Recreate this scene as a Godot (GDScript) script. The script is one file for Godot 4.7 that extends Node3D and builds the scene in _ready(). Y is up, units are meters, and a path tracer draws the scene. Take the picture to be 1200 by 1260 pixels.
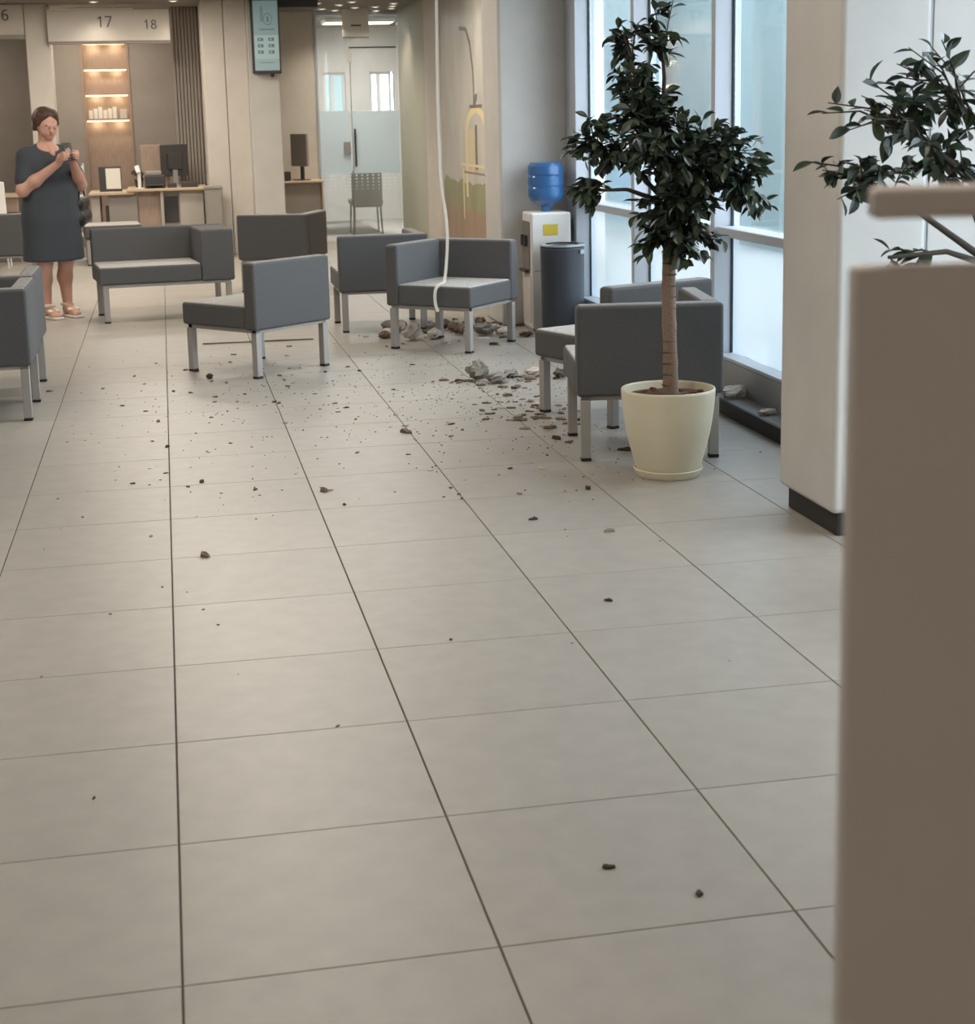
extends Node3D

var M := {}
var meshes := {}
var used := {}
var rng := RandomNumberGenerator.new()

# ---------------------------------------------------------------- helpers
func mat(key: String, c: Color, rough := 0.7, metal := 0.0) -> StandardMaterial3D:
	var m := StandardMaterial3D.new()
	m.resource_name = key
	m.albedo_color = c
	m.roughness = rough
	m.metallic = metal
	M[key] = m
	return m

func rgb8(r: int, g: int, b: int) -> Color:
	return Color(r / 255.0, g / 255.0, b / 255.0)

func noise_tex(freq: float, a: Color, b: Color, octaves := 4, size := 512, sd := 1) -> NoiseTexture2D:
	var n := FastNoiseLite.new()
	n.seed = sd
	n.noise_type = FastNoiseLite.TYPE_SIMPLEX_SMOOTH
	n.frequency = freq
	n.fractal_octaves = octaves
	var t := NoiseTexture2D.new()
	t.width = size
	t.height = size
	t.seamless = true
	t.noise = n
	var g := Gradient.new()
	g.set_color(0, a)
	g.set_color(1, b)
	t.color_ramp = g
	return t

func mottled(key: String, a: Color, b: Color, freq: float, scale: float, rough: float, metal := 0.0, sd := 1) -> StandardMaterial3D:
	var m := mat(key, Color.WHITE, rough, metal)
	m.albedo_texture = noise_tex(freq, a, b, 5, 512, sd)
	m.uv1_triplanar = true
	m.uv1_world_triplanar = true
	m.uv1_scale = Vector3.ONE * scale
	return m

func glow(key: String, c: Color, energy: float) -> StandardMaterial3D:
	var m := mat(key, c, 0.5)
	m.emission_enabled = true
	m.emission = c
	m.emission_energy_multiplier = energy
	return m

func numbered(called: String) -> String:
	var n: int = used.get(called, 0)
	used[called] = n + 1
	return called if n == 0 else "%s_%03d" % [called, n]

func thing(called: String, label: String, category: String, at := Vector3.ZERO, turn := 0.0, group := "") -> Node3D:
	var o := Node3D.new()
	o.name = numbered(called)
	add_child(o, true)
	o.position = at
	o.rotation.y = turn
	return tag(o, label, category, group)

func tag(o: Node3D, label: String, category: String, group := "") -> Node3D:
	if label: o.set_meta("label", label)
	if category: o.set_meta("category", category)
	if group: o.set_meta("group", group)
	return o

func struct(called: String, at := Vector3.ZERO) -> Node3D:
	var o := Node3D.new()
	o.name = numbered(called)
	add_child(o, true)
	o.position = at
	o.set_meta("kind", "structure")
	return o

func put(called: String, mesh: Mesh, m: Material, parent: Node3D = null, at := Vector3.ZERO, turn := Vector3.ZERO) -> MeshInstance3D:
	var o := MeshInstance3D.new()
	o.mesh = mesh
	o.material_override = m
	o.position = at
	o.rotation = turn
	if parent:
		o.name = called
		parent.add_child(o, true)
	else:
		o.name = numbered(called)
		add_child(o, true)
	return o

func tri(st: SurfaceTool, a: Vector3, b: Vector3, c: Vector3, na: Vector3, nb: Vector3, nc: Vector3) -> void:
	var flip := (b - a).cross(c - a).dot(na + nb + nc) > 0.0
	st.set_normal(na); st.add_vertex(a)
	if flip:
		st.set_normal(nc); st.add_vertex(c)
		st.set_normal(nb); st.add_vertex(b)
	else:
		st.set_normal(nb); st.add_vertex(b)
		st.set_normal(nc); st.add_vertex(c)

func flat_tri(st: SurfaceTool, a: Vector3, b: Vector3, c: Vector3, out: Vector3) -> void:
	var n := (b - a).cross(c - a).normalized()
	if n.dot(out) < 0: n = -n
	tri(st, a, b, c, n, n, n)

func add_rbox(st: SurfaceTool, size: Vector3, r: float, steps := 1, xf := Transform3D()) -> void:
	var h := size * 0.5
	r = minf(r, minf(h.x, minf(h.y, h.z)) * 0.98)
	var ax := []
	for k in 3:
		var l := [-h[k]]
		if steps > 1:
			l.append(-h[k] + r * 0.4)
		l.append(-h[k] + r)
		l.append(h[k] - r)
		if steps > 1:
			l.append(h[k] - r * 0.4)
		l.append(h[k])
		ax.append(l)
	var inner := h - Vector3.ONE * r
	for k in 3:
		var u := (k + 1) % 3
		var v := (k + 2) % 3
		for s in [-1.0, 1.0]:
			var grid := []
			for i in ax[u].size():
				var row := []
				for j in ax[v].size():
					var p := Vector3.ZERO
					p[k] = s * h[k]
					p[u] = ax[u][i]
					p[v] = ax[v][j]
					var q := p.clamp(-inner, inner)
					var n := (p - q).normalized()
					row.append([xf * (q + n * r), (xf.basis * n).normalized()])
				grid.append(row)
			for i in grid.size() - 1:
				for j in grid[0].size() - 1:
					var a = grid[i][j]
					var b = grid[i + 1][j]
					var c = grid[i + 1][j + 1]
					var d = grid[i][j + 1]
					tri(st, a[0], b[0], c[0], a[1], b[1], c[1])
					tri(st, a[0], c[0], d[0], a[1], c[1], d[1])

func start() -> SurfaceTool:
	var st := SurfaceTool.new()
	st.begin(Mesh.PRIMITIVE_TRIANGLES)
	return st

func rbox(size: Vector3, r := 0.004, steps := 1) -> ArrayMesh:
	var key := "%s %s %d" % [size, r, steps]
	if not meshes.has(key):
		var st := start()
		add_rbox(st, size, r, steps)
		st.index()
		meshes[key] = st.commit()
	return meshes[key]

# a box given by its two corners
func slab(called: String, lo: Vector3, hi: Vector3, m: Material, parent: Node3D = null, r := 0.004, steps := 1) -> MeshInstance3D:
	return put(called, rbox(hi - lo, r, steps), m, parent, (lo + hi) * 0.5)

func add_lathe(st: SurfaceTool, prof: Array, seg: int, xf := Transform3D()) -> void:
	for i in prof.size() - 1:
		var a: Vector2 = prof[i]
		var b: Vector2 = prof[i + 1]
		var d := b - a
		var n2 := Vector2(d.y, -d.x).normalized()
		for j in seg:
			var t0 := TAU * j / seg
			var t1 := TAU * (j + 1) / seg
			var e0 := Vector3(cos(t0), 0, sin(t0))
			var e1 := Vector3(cos(t1), 0, sin(t1))
			var n0 := (xf.basis * (e0 * n2.x + Vector3.UP * n2.y)).normalized()
			var n1 := (xf.basis * (e1 * n2.x + Vector3.UP * n2.y)).normalized()
			var pa0 := xf * (e0 * a.x + Vector3.UP * a.y)
			var pa1 := xf * (e1 * a.x + Vector3.UP * a.y)
			var pb0 := xf * (e0 * b.x + Vector3.UP * b.y)
			var pb1 := xf * (e1 * b.x + Vector3.UP * b.y)
			if b.x > 1e-5: tri(st, pa0, pb0, pb1, n0, n0, n1)
			if a.x > 1e-5: tri(st, pa0, pb1, pa1, n0, n1, n1)

func lathe(prof: Array, seg := 32) -> ArrayMesh:
	var st := start()
	add_lathe(st, prof, seg)
	return st.commit()

func add_tube(st: SurfaceTool, path: Array, radii: Array, seg := 6) -> void:
	var rings := []
	for i in path.size():
		var p: Vector3 = path[i]
		var d: Vector3 = (path[min(i + 1, path.size() - 1)] - path[max(i - 1, 0)]).normalized()
		var u := d.cross(Vector3.RIGHT if absf(d.x) < 0.8 else Vector3.UP).normalized()
		var v := d.cross(u)
		var ring := []
		for j in seg:
			var t := TAU * j / seg
			var n := u * cos(t) + v * sin(t)
			ring.append([p + n * radii[i], n])
		rings.append(ring)
	for i in rings.size() - 1:
		for j in seg:
			var a = rings[i][j]
			var b = rings[i][(j + 1) % seg]
			var c = rings[i + 1][(j + 1) % seg]
			var d = rings[i + 1][j]
			tri(st, a[0], b[0], c[0], a[1], b[1], c[1])
			tri(st, a[0], c[0], d[0], a[1], c[1], d[1])
	for e in [0, rings.size() - 1]:
		var out: Vector3 = (path[e] - path[1 if e == 0 else e - 1]).normalized()
		for j in seg:
			tri(st, path[e], rings[e][j][0], rings[e][(j + 1) % seg][0], out, out, out)

func tube(path: Array, radii: Array, seg := 6) -> ArrayMesh:
	var st := start()
	add_tube(st, path, radii, seg)
	return st.commit()

func bumpy(size: Vector3, sd: int, rough := 0.35, n := 7) -> ArrayMesh:   # an irregular lump
	var st := start()
	var nz := FastNoiseLite.new()
	nz.seed = sd
	nz.frequency = 0.9
	var pt := func(i: int, j: int) -> Vector3:
		var th := PI * i / n
		var ph := TAU * (j % (n * 2)) / (n * 2)
		var e := Vector3(sin(th) * cos(ph), cos(th), sin(th) * sin(ph))
		return e * size * 0.5 * (1.0 + rough * 1.6 * nz.get_noise_3dv(e * 2.0))
	for i in n:
		for j in n * 2:
			var a: Vector3 = pt.call(i, j)
			var b: Vector3 = pt.call(i + 1, j)
			var c: Vector3 = pt.call(i + 1, j + 1)
			var d: Vector3 = pt.call(i, j + 1)
			var out := a + b + c + d
			if i < n - 1: flat_tri(st, a, b, c, out)
			if i > 0: flat_tri(st, a, c, d, out)
	return st.commit()

# ------------------------------------------------ continuous bodies: smooth union of tapered capsules, meshed as surface nets
# bone: [a, b, ra, rb, flat_z]
func body(bones: Array, cell: float, k: float, cut_y := -1e9) -> ArrayMesh:
	var lo := Vector3.ONE * 1e9
	var hi := -lo
	for b in bones:
		var r: float = maxf(b[2], b[3]) + k + cell * 2
		for q in 2:
			lo = lo.min(b[q] - Vector3.ONE * r)
			hi = hi.max(b[q] + Vector3.ONE * r)
	var nx := int((hi.x - lo.x) / cell) + 2
	var ny := int((hi.y - lo.y) / cell) + 2
	var nz := int((hi.z - lo.z) / cell) + 2
	var f := PackedFloat32Array()
	f.resize(nx * ny * nz)
	f.fill(1.0)
	for b in bones:
		var a: Vector3 = b[0]
		var c: Vector3 = b[1]
		var ra: float = b[2]
		var rb: float = b[3]
		var fl: float = b[4] if b.size() > 4 else 1.0
		var r := maxf(ra, rb) + k * 1.2 + cell * 2
		var l := a.min(c) - Vector3.ONE * r
		var h := a.max(c) + Vector3.ONE * r
		var ba := c - a
		ba.z /= fl
		var bb := maxf(ba.dot(ba), 1e-9)
		for iz in range(maxi(0, int((l.z - lo.z) / cell)), mini(nz, int((h.z - lo.z) / cell) + 1)):
			for iy in range(maxi(0, int((l.y - lo.y) / cell)), mini(ny, int((h.y - lo.y) / cell) + 1)):
				var at := (iz * ny + iy) * nx
				var py := lo.y + iy * cell - a.y
				var pz := (lo.z + iz * cell - a.z) / fl
				for ix in range(maxi(0, int((l.x - lo.x) / cell)), mini(nx, int((h.x - lo.x) / cell) + 1)):
					var p := Vector3(lo.x + ix * cell - a.x, py, pz)
					var t := clampf(p.dot(ba) / bb, 0.0, 1.0)
					var d := (p - ba * t).length() - lerpf(ra, rb, t)
					var o := f[at + ix]
					var hh := maxf(k - absf(d - o), 0.0) / k
					f[at + ix] = minf(d, o) - hh * hh * k * 0.25
	if cut_y > -1e8:
		for iz in nz:
			for iy in ny:
				var w := cut_y - (lo.y + iy * cell)
				if w > -0.2:
					for ix in nx:
						var at := (iz * ny + iy) * nx + ix
						f[at] = maxf(f[at], w)
	var where := PackedInt32Array()
	where.resize(nx * ny * nz)
	where.fill(-1)
	var vs := PackedVector3Array()
	var co := [0, 1, nx, nx + 1, nx * ny, nx * ny + 1, nx * ny + nx, nx * ny + nx + 1]
	var ed := [[0, 1], [2, 3], [4, 5], [6, 7], [0, 2], [1, 3], [4, 6], [5, 7], [0, 4], [1, 5], [2, 6], [3, 7]]
	for iz in nz - 1:
		for iy in ny - 1:
			var row := (iz * ny + iy) * nx
			for ix in nx - 1:
				var at := row + ix
				if f[at] > 0.15: continue
				var m := 0
				for q in 8:
					if f[at + co[q]] < 0: m |= 1 << q
				if m == 0 or m == 255: continue
				var s := Vector3.ZERO
				var n := 0
				for e in ed:
					var v0 := f[at + co[e[0]]]
					var v1 := f[at + co[e[1]]]
					if (v0 < 0) != (v1 < 0):
						var t := v0 / (v0 - v1)
						var p0 := Vector3(e[0] & 1, (e[0] >> 1) & 1, e[0] >> 2)
						var p1 := Vector3(e[1] & 1, (e[1] >> 1) & 1, e[1] >> 2)
						s += p0.lerp(p1, t)
						n += 1
				where[at] = vs.size()
				vs.append(lo + (Vector3(ix, iy, iz) + s / n) * cell)
	var idx := PackedInt32Array()
	var steps := [[1, nx, nx * ny], [nx, nx * ny, 1], [nx * ny, 1, nx]]
	for iz in range(1, nz - 1):
		for iy in range(1, ny - 1):
			var row := (iz * ny + iy) * nx
			for ix in range(1, nx - 1):
				var at := row + ix
				var v := f[at]
				if absf(v) > 0.15: continue
				for s in steps:
					var w := f[at + s[0]]
					if (v < 0) == (w < 0): continue
					var a := where[at]
					var b := where[at - s[1]]
					var c := where[at - s[1] - s[2]]
					var d := where[at - s[2]]
					if a < 0 or b < 0 or c < 0 or d < 0: continue
					if v < 0: idx.append_array([a, b, c, a, c, d])
					else: idx.append_array([a, c, b, a, d, c])
	var ns := PackedVector3Array()
	ns.resize(vs.size())
	for i in range(0, idx.size(), 3):
		var n := -(vs[idx[i + 1]] - vs[idx[i]]).cross(vs[idx[i + 2]] - vs[idx[i]])
		for q in 3: ns[idx[i + q]] += n
	# the normals must point out of the solid: test with the field once, flip all if not
	var good := 0
	for i in range(0, vs.size(), maxi(1, vs.size() / 50)):
		var p := (vs[i] + ns[i].normalized() * cell * 1.5 - lo) / cell
		var g := Vector3i(p.round()).clamp(Vector3i.ZERO, Vector3i(nx - 1, ny - 1, nz - 1))
		good += 1 if f[(g.z * ny + g.y) * nx + g.x] > 0 else -1
	if good < 0:
		for i in range(0, idx.size(), 3):
			var q := idx[i + 1]
			idx[i + 1] = idx[i + 2]
			idx[i + 2] = q
	for i in ns.size():
		ns[i] = (ns[i] if good >= 0 else -ns[i]).normalized()
	var arr := []
	arr.resize(Mesh.ARRAY_MAX)
	arr[Mesh.ARRAY_VERTEX] = vs
	arr[Mesh.ARRAY_NORMAL] = ns
	arr[Mesh.ARRAY_INDEX] = idx
	var mesh := ArrayMesh.new()
	mesh.add_surface_from_arrays(Mesh.PRIMITIVE_TRIANGLES, arr)
	return mesh

func area_light(parent: Node3D, at: Vector3, size: Vector2, c: Color, energy: float) -> void:   # shining down
	var l := AreaLight3D.new()
	l.name = "lamp_light"
	l.area_size = size
	l.light_color = c
	l.light_energy = energy
	l.area_normalize_energy = true
	l.area_range = 40.0
	l.area_attenuation = 2.0
	l.shadow_enabled = true
	l.rotation_degrees.x = -90
	l.position = at
	parent.add_child(l, true)

func words(text: String, height: float, depth := 0.004) -> TextMesh:
	var f := SystemFont.new()
	f.font_names = PackedStringArray(["Droid Sans"])
	var t := TextMesh.new()
	t.text = text
	t.font = f
	t.font_size = 32
	t.pixel_size = height / 23.0
	t.depth = depth
	return t

# ---------------------------------------------------------------- the scene
func _ready() -> void:
	rng.seed = 7
	# --- camera
	var cam := Camera3D.new()
	cam.name = "camera"
	cam.projection = Camera3D.PROJECTION_FRUSTUM
	cam.near = 0.05
	cam.far = 200.0
	var F := 1962.175
	cam.size = 1260.0 / F * 0.05
	cam.frustum_offset = Vector2(0.0, (525.45 - 630.0) / F * 0.05)
	cam.position = Vector3(0.654, 1.567, 2.76)
	cam.rotation = Vector3(-0.193, -0.1946, -0.0222)
	var at := CameraAttributesPhysical.new()
	at.frustum_near = 0.05
	at.frustum_far = 200.0
	at.frustum_focal_length = 50.0
	at.exposure_aperture = 6.5
	at.frustum_focus_distance = 7.0
	cam.attributes = at
	add_child(cam)
	cam.projection = Camera3D.PROJECTION_FRUSTUM
	cam.current = true
	# --- sky and exposure
	var env := Environment.new()
	env.background_mode = Environment.BG_SKY
	var sky := Sky.new()
	var sm := ProceduralSkyMaterial.new()
	sm.sky_top_color = Color(0.87, 0.93, 0.98)
	sm.sky_horizon_color = Color(0.92, 0.955, 0.98)
	sm.ground_horizon_color = Color(0.75, 0.78, 0.8)
	sm.ground_bottom_color = Color(0.5, 0.5, 0.5)
	sm.sky_energy_multiplier = SKY
	sm.ground_energy_multiplier = SKY * 0.6
	sky.sky_material = sm
	env.sky = sky
	env.tonemap_mode = Environment.TONE_MAPPER_LINEAR
	env.tonemap_exposure = EXPOSURE
	env.sdfgi_enabled = true
	env.ssao_enabled = true
	env.ssil_enabled = true
	var we := WorldEnvironment.new()
	we.name = "environment"
	we.environment = env
	add_child(we)

	materials()
	ceiling_lamps()
	room()
	facade()
	outside()
	service_area()
	meeting_front()
	column_corner()
	seats()
	foreground_screen()
	ficus_near_seats()
	ficus_by_pier()
	woman()
	debris()

const SKY := 2.6
const EXPOSURE := 1.05
const LAMP := 2.65
const H := 2.95

func materials() -> void:
	for k in 3:
		var s := [0.0, 0.006, -0.006][k] as float
		mottled("tile%d" % k, Color(0.625 + s, 0.602 + s, 0.568 + s), Color(0.668 + s, 0.645 + s, 0.61 + s), 0.03, 0.5, 0.36, 0.0, 3 + k)
	mat("grout", rgb8(98, 88, 78), 0.9)
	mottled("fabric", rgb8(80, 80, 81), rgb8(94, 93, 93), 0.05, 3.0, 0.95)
	mottled("dusty_lit", rgb8(156, 152, 148), rgb8(190, 186, 181), 0.03, 2.0, 0.95)  # seat tops: some dust, plus the light they catch painted into the colour
	mottled("dusty_lit_rim", rgb8(122, 119, 116), rgb8(150, 146, 142), 0.03, 2.0, 0.95)  # backrest tops: window light on them painted as a paler grey, with dust
	mat("steel", rgb8(164, 160, 155), 0.5, 0.25)
	mat("rubber", rgb8(28, 27, 27), 0.7)
	mottled("white_panel", rgb8(196, 193, 188), rgb8(204, 201, 196), 0.01, 0.6, 0.5)
	mottled("cream", rgb8(200, 193, 183), rgb8(208, 201, 192), 0.01, 0.6, 0.6)
	mat("plinth", rgb8(40, 38, 38), 0.6)
	mat("ceiling", rgb8(136, 131, 124), 0.95)
	mottled("wall", rgb8(176, 168, 158), rgb8(184, 176, 166), 0.01, 0.5, 0.9)
	mottled("taupe", rgb8(150, 142, 135), rgb8(158, 150, 143), 0.01, 0.5, 0.85)
	mat("taupe_dark", rgb8(118, 110, 104), 0.85)
	var w := mottled("wood", rgb8(152, 131, 117), rgb8(174, 153, 138), 0.02, 1.0, 0.6)
	w.uv1_scale = Vector3(6, 0.5, 6)
	var w2 := mottled("pale_wood", rgb8(188, 164, 138), rgb8(206, 184, 158), 0.02, 1.0, 0.55)
	w2.uv1_scale = Vector3(0.6, 6, 6)
	mat("counter_grey", rgb8(150, 143, 136), 0.7)
	mat("counter_light", rgb8(182, 174, 164), 0.7)
	mat("alu", rgb8(176, 182, 190), 0.45, 0.1)
	mat("alu_grey", rgb8(150, 150, 150), 0.5, 0.15)
	mat("gasket", rgb8(52, 62, 72), 0.8)
	var g := mat("glass", Color(0.82, 0.93, 0.94, 0.14), 0.03)
	g.transparency = BaseMaterial3D.TRANSPARENCY_ALPHA
	g = mat("clear_glass", Color(0.9, 0.95, 0.93, 0.10), 0.03)
	g.transparency = BaseMaterial3D.TRANSPARENCY_ALPHA
	g = mat("dusty_glass", Color(0.88, 0.93, 0.95, 0.5), 0.6)
	g.backlight = Color(0.95, 0.95, 0.95)
	g.transparency = BaseMaterial3D.TRANSPARENCY_ALPHA
	g = mat("film", Color(0.84, 0.92, 0.97, 0.85), 0.7)
	g.backlight = Color(0.9, 0.9, 0.9)
	g.transparency = BaseMaterial3D.TRANSPARENCY_ALPHA
	mat("bin", rgb8(62, 66, 74), 0.45, 0.2)
	mat("bin_rim", rgb8(170, 176, 182), 0.35, 0.5)
	mat("black", rgb8(24, 24, 25), 0.5)
	mat("dark_grey", rgb8(62, 60, 60), 0.6)
	mat("white", rgb8(220, 218, 214), 0.5)
	mat("paper", rgb8(226, 222, 212), 0.8)
	mat("yellow", rgb8(206, 180, 60), 0.6)
	g = mat("bottle_blue", Color(0.16, 0.42, 0.66, 0.6), 0.2)
	g.transparency = BaseMaterial3D.TRANSPARENCY_ALPHA
	mottled("pot", rgb8(220, 212, 186), rgb8(226, 219, 195), 0.01, 1.0, 0.38)
	mottled("soil", rgb8(66, 48, 36), rgb8(110, 78, 54), 0.08, 4.0, 1.0)
	var b := mottled("bark", rgb8(112, 92, 78), rgb8(160, 138, 122), 0.05, 2.0, 0.9)
	b.uv1_scale = Vector3(2, 6, 2)
	mat("twig", rgb8(74, 68, 58), 0.9)
	for k in 3:
		var l := mat("leaf%d" % k, [rgb8(54, 66, 52), rgb8(66, 80, 60), rgb8(46, 58, 50)][k], 0.35)
		l.cull_mode = BaseMaterial3D.CULL_DISABLED
		l.backlight = Color(0.05, 0.09, 0.03)
	mottled("screen_panel", rgb8(200, 191, 186), rgb8(206, 197, 192), 0.01, 0.8, 0.75)
	mottled("rubble_grey", rgb8(112, 106, 100), rgb8(168, 160, 152), 0.06, 5.0, 1.0)
	mottled("rubble_pale", rgb8(178, 168, 156), rgb8(216, 208, 198), 0.06, 5.0, 1.0)
	mottled("rubble_brown", rgb8(88, 74, 63), rgb8(130, 113, 98), 0.06, 5.0, 1.0)
	mottled("rubble_dark", rgb8(54, 44, 38), rgb8(86, 72, 60), 0.06, 5.0, 1.0)
	glow("lamp_white", Color(1.0, 0.95, 0.86), 2.0)
	glow("lamp_warm", Color(1.0, 0.92, 0.76), 1.6)
	mat("skin", rgb8(196, 150, 130), 0.6)
	mat("hair", rgb8(74, 48, 38), 0.6)
	mottled("dress", rgb8(58, 62, 68), rgb8(66, 70, 76), 0.05, 4.0, 0.95)
	mat("sandal", rgb8(214, 206, 196), 0.6)
	mat("lips", rgb8(170, 100, 92), 0.5)

func ceiling_lamps() -> void:
	var spots := [Vector2(1.2, 4.4), Vector2(-2.2, 4.4), Vector2(1.2, 1.2), Vector2(-2.2, 1.2), Vector2(1.2, -2.4), Vector2(-2.2, -2.4), Vector2(1.2, -6.0), Vector2(-2.2, -6.0), Vector2(1.2, -9.6), Vector2(-2.2, -9.6), Vector2(0.8, -13.0), Vector2(-2.2, -13.0), Vector2(2.6, -13.0), Vector2(0.2, -15.4)]
	for p in spots:  # hall panels are added beyond the view to light the room
		var t := thing("added_panel_light", "slim rectangular ceiling light panel added out of view over the waiting hall", "lamp", Vector3(p.x, H, p.y), 0, "added unseen ceiling light panels over the hall")
		slab("frame", Vector3(-0.62, -0.03, -0.32), Vector3(0.62, -0.002, 0.32), M.white, t)
		slab("diffuser", Vector3(-0.6, -0.036, -0.3), Vector3(0.6, -0.0305, 0.3), M.lamp_white, t, 0.001)
		area_light(t, Vector3(0, -0.042, 0), Vector2(1.2, 0.6), Color(1.0, 0.96, 0.905), LAMP * (0.6 if p.y > 0.0 else 1.7 if p.y < -9.0 else 1.0))
	var small := [[-0.02, -16.63, 1], [0.878, -16.6, 1], [3.40, -17.9, 1], [2.9, -17.5, 0], [3.55, -17.3, 0], [3.0, -17.0, 1], [2.75, -18.2, 1], [2.95, -18.5, 0], [3.3, -18.35, 1], [3.5, -18.6, 0], [3.65, -18.2, 0], [2.6, -17.2, 1], [3.6, -17.75, 0], [3.15, -18.0, 0]]
	for s in small:
		var lab := "round recessed downlight in the ceiling before the glass meeting room"
		var grp := "recessed downlights before the meeting room"
		if s[0] < 0.5:
			lab = "recessed ceiling downlight over the sign above the lit shelf niche"
			grp = ""
		elif s[0] < 1.0:
			lab = "recessed ceiling downlight beside the ribbed grey wall"
			grp = ""
		var t := thing("downlight", lab, "lamp", Vector3(s[0], H, s[1]), 0, grp)
		put("trim_ring", lathe([Vector2(0.04, -0.002), Vector2(0.042, -0.014), Vector2(0.055, -0.010), Vector2(0.058, -0.001)], 16), M.white, t)
		put("bulb", lathe([Vector2(0.0, -0.016), Vector2(0.03, -0.014), Vector2(0.04, -0.004)], 12), M.lamp_white, t)
		if s[2]:
			var l := SpotLight3D.new()
			l.name = "downlight_light"
			l.position = Vector3(0, -0.03, 0)
			l.rotation_degrees.x = -90
			l.spot_angle = 60
			l.spot_range = 30
			l.spot_attenuation = 2.0
			l.light_size = 0.04
			l.light_energy = 0.35 if s[0] < 1.0 else 1.3
			l.light_color = Color(1.0, 0.95, 0.88)
			l.shadow_enabled = true
			t.add_child(l, true)

func visible_at(p: Vector3) -> Vector2:
	var b := Basis.from_euler(Vector3(-0.193, -0.1946, -0.0222))
	var c := b.inverse() * (p - Vector3(0.654, 1.567, 2.76))
	if c.z > -0.2: return Vector2(-9999, -9999)
	return Vector2(600.0 - 1962.175 * c.x / c.z, 525.45 + 1962.175 * c.y / c.z)

func room() -> void:
	# floor: a grout bed with square tiles laid on it
	var fl := struct("floor")
	slab("grout_bed", Vector3(-9.0, -0.2, -24.0), Vector3(4.0, -0.004, 6.0), M.grout, fl, 0.001)
	var seen_tiles := []
	var rest := []
	for i in range(-15, 6):
		for j in range(-10, 40):
			var c := Vector3(i * 0.6 + 0.3, 0, -j * 0.6 - 0.3)
			if c.x > 3.5: continue
			var v := visible_at(c)
			var near: bool = v.x > -250 and v.x < 1230 and v.y < 1500 and v.y > 200
			if near: seen_tiles.append([c.distance_to(Vector3(0.654, 0, 2.76)), c])
			else: rest.append(c)
	seen_tiles.sort_custom(func(a, b): return a[0] < b[0])
	var tm := rbox(Vector3(0.5955, 0.012, 0.5970), 0.0016)
	for n in seen_tiles.size():
		if n < 300:
			put("tile", tm, M["tile%d" % rng.randi_range(0, 2)], fl, seen_tiles[n][1] + Vector3(0, -0.006 + rng.randf_range(-0.0003, 0.0), 0))
		else:
			rest.append(seen_tiles[n][1])
	var mm := MultiMesh.new()
	mm.transform_format = MultiMesh.TRANSFORM_3D
	mm.mesh = tm
	mm.instance_count = rest.size()
	for n in rest.size():
		mm.set_instance_transform(n, Transform3D(Basis(), rest[n] + Vector3(0, -0.006, 0)))
	var mi := MultiMeshInstance3D.new()
	mi.multimesh = mm
	mi.material_override = M.tile0
	mi.name = "far_tiles"
	mi.set_meta("kind", "stuff")
	fl.add_child(mi, true)
	# shell
	slab("ceiling", Vector3(-9.2, H, -24.2), Vector3(4.2, H + 0.25, 6.2), M.ceiling, null, 0.01).set_meta("kind", "structure")
	slab("wall_left", Vector3(-9.2, 0, -24.2), Vector3(-9.0, H, 6.2), M.wall).set_meta("kind", "structure")
	slab("wall_front", Vector3(-9.0, 0, 6.0), Vector3(4.0, H, 6.2), M.wall).set_meta("kind", "structure")
	slab("wall_back", Vector3(-9.0, 0, -24.2), Vector3(4.0, H, -24.0), M.wall).set_meta("kind", "structure")
	# white-clad pier on the right, standing on a dark recessed plinth
	var pier := struct("pillar", Vector3(0, 0, 0))
	slab("plinth", Vector3(3.03, 0.0, -3.10), Vector3(4.0, 0.092, -2.63), M.plinth, pier, 0.006)
	slab("cladding_panel", Vector3(3.0, 0.09, -3.13), Vector3(3.342, H, -2.6), M.white_panel, pier, 0.022, 2)
	slab("cladding_panel", Vector3(3.346, 0.09, -3.13), Vector3(3.66, H, -2.602), M.white_panel, pier, 0.004)
	slab("cladding_panel", Vector3(3.664, 0.09, -3.13), Vector3(4.0, H, -2.602), M.white_panel, pier, 0.004)
	slab("joint_backing", Vector3(3.2, 0.09, -3.12), Vector3(3.9, H, -2.607), M.alu, pier, 0.004)

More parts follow.
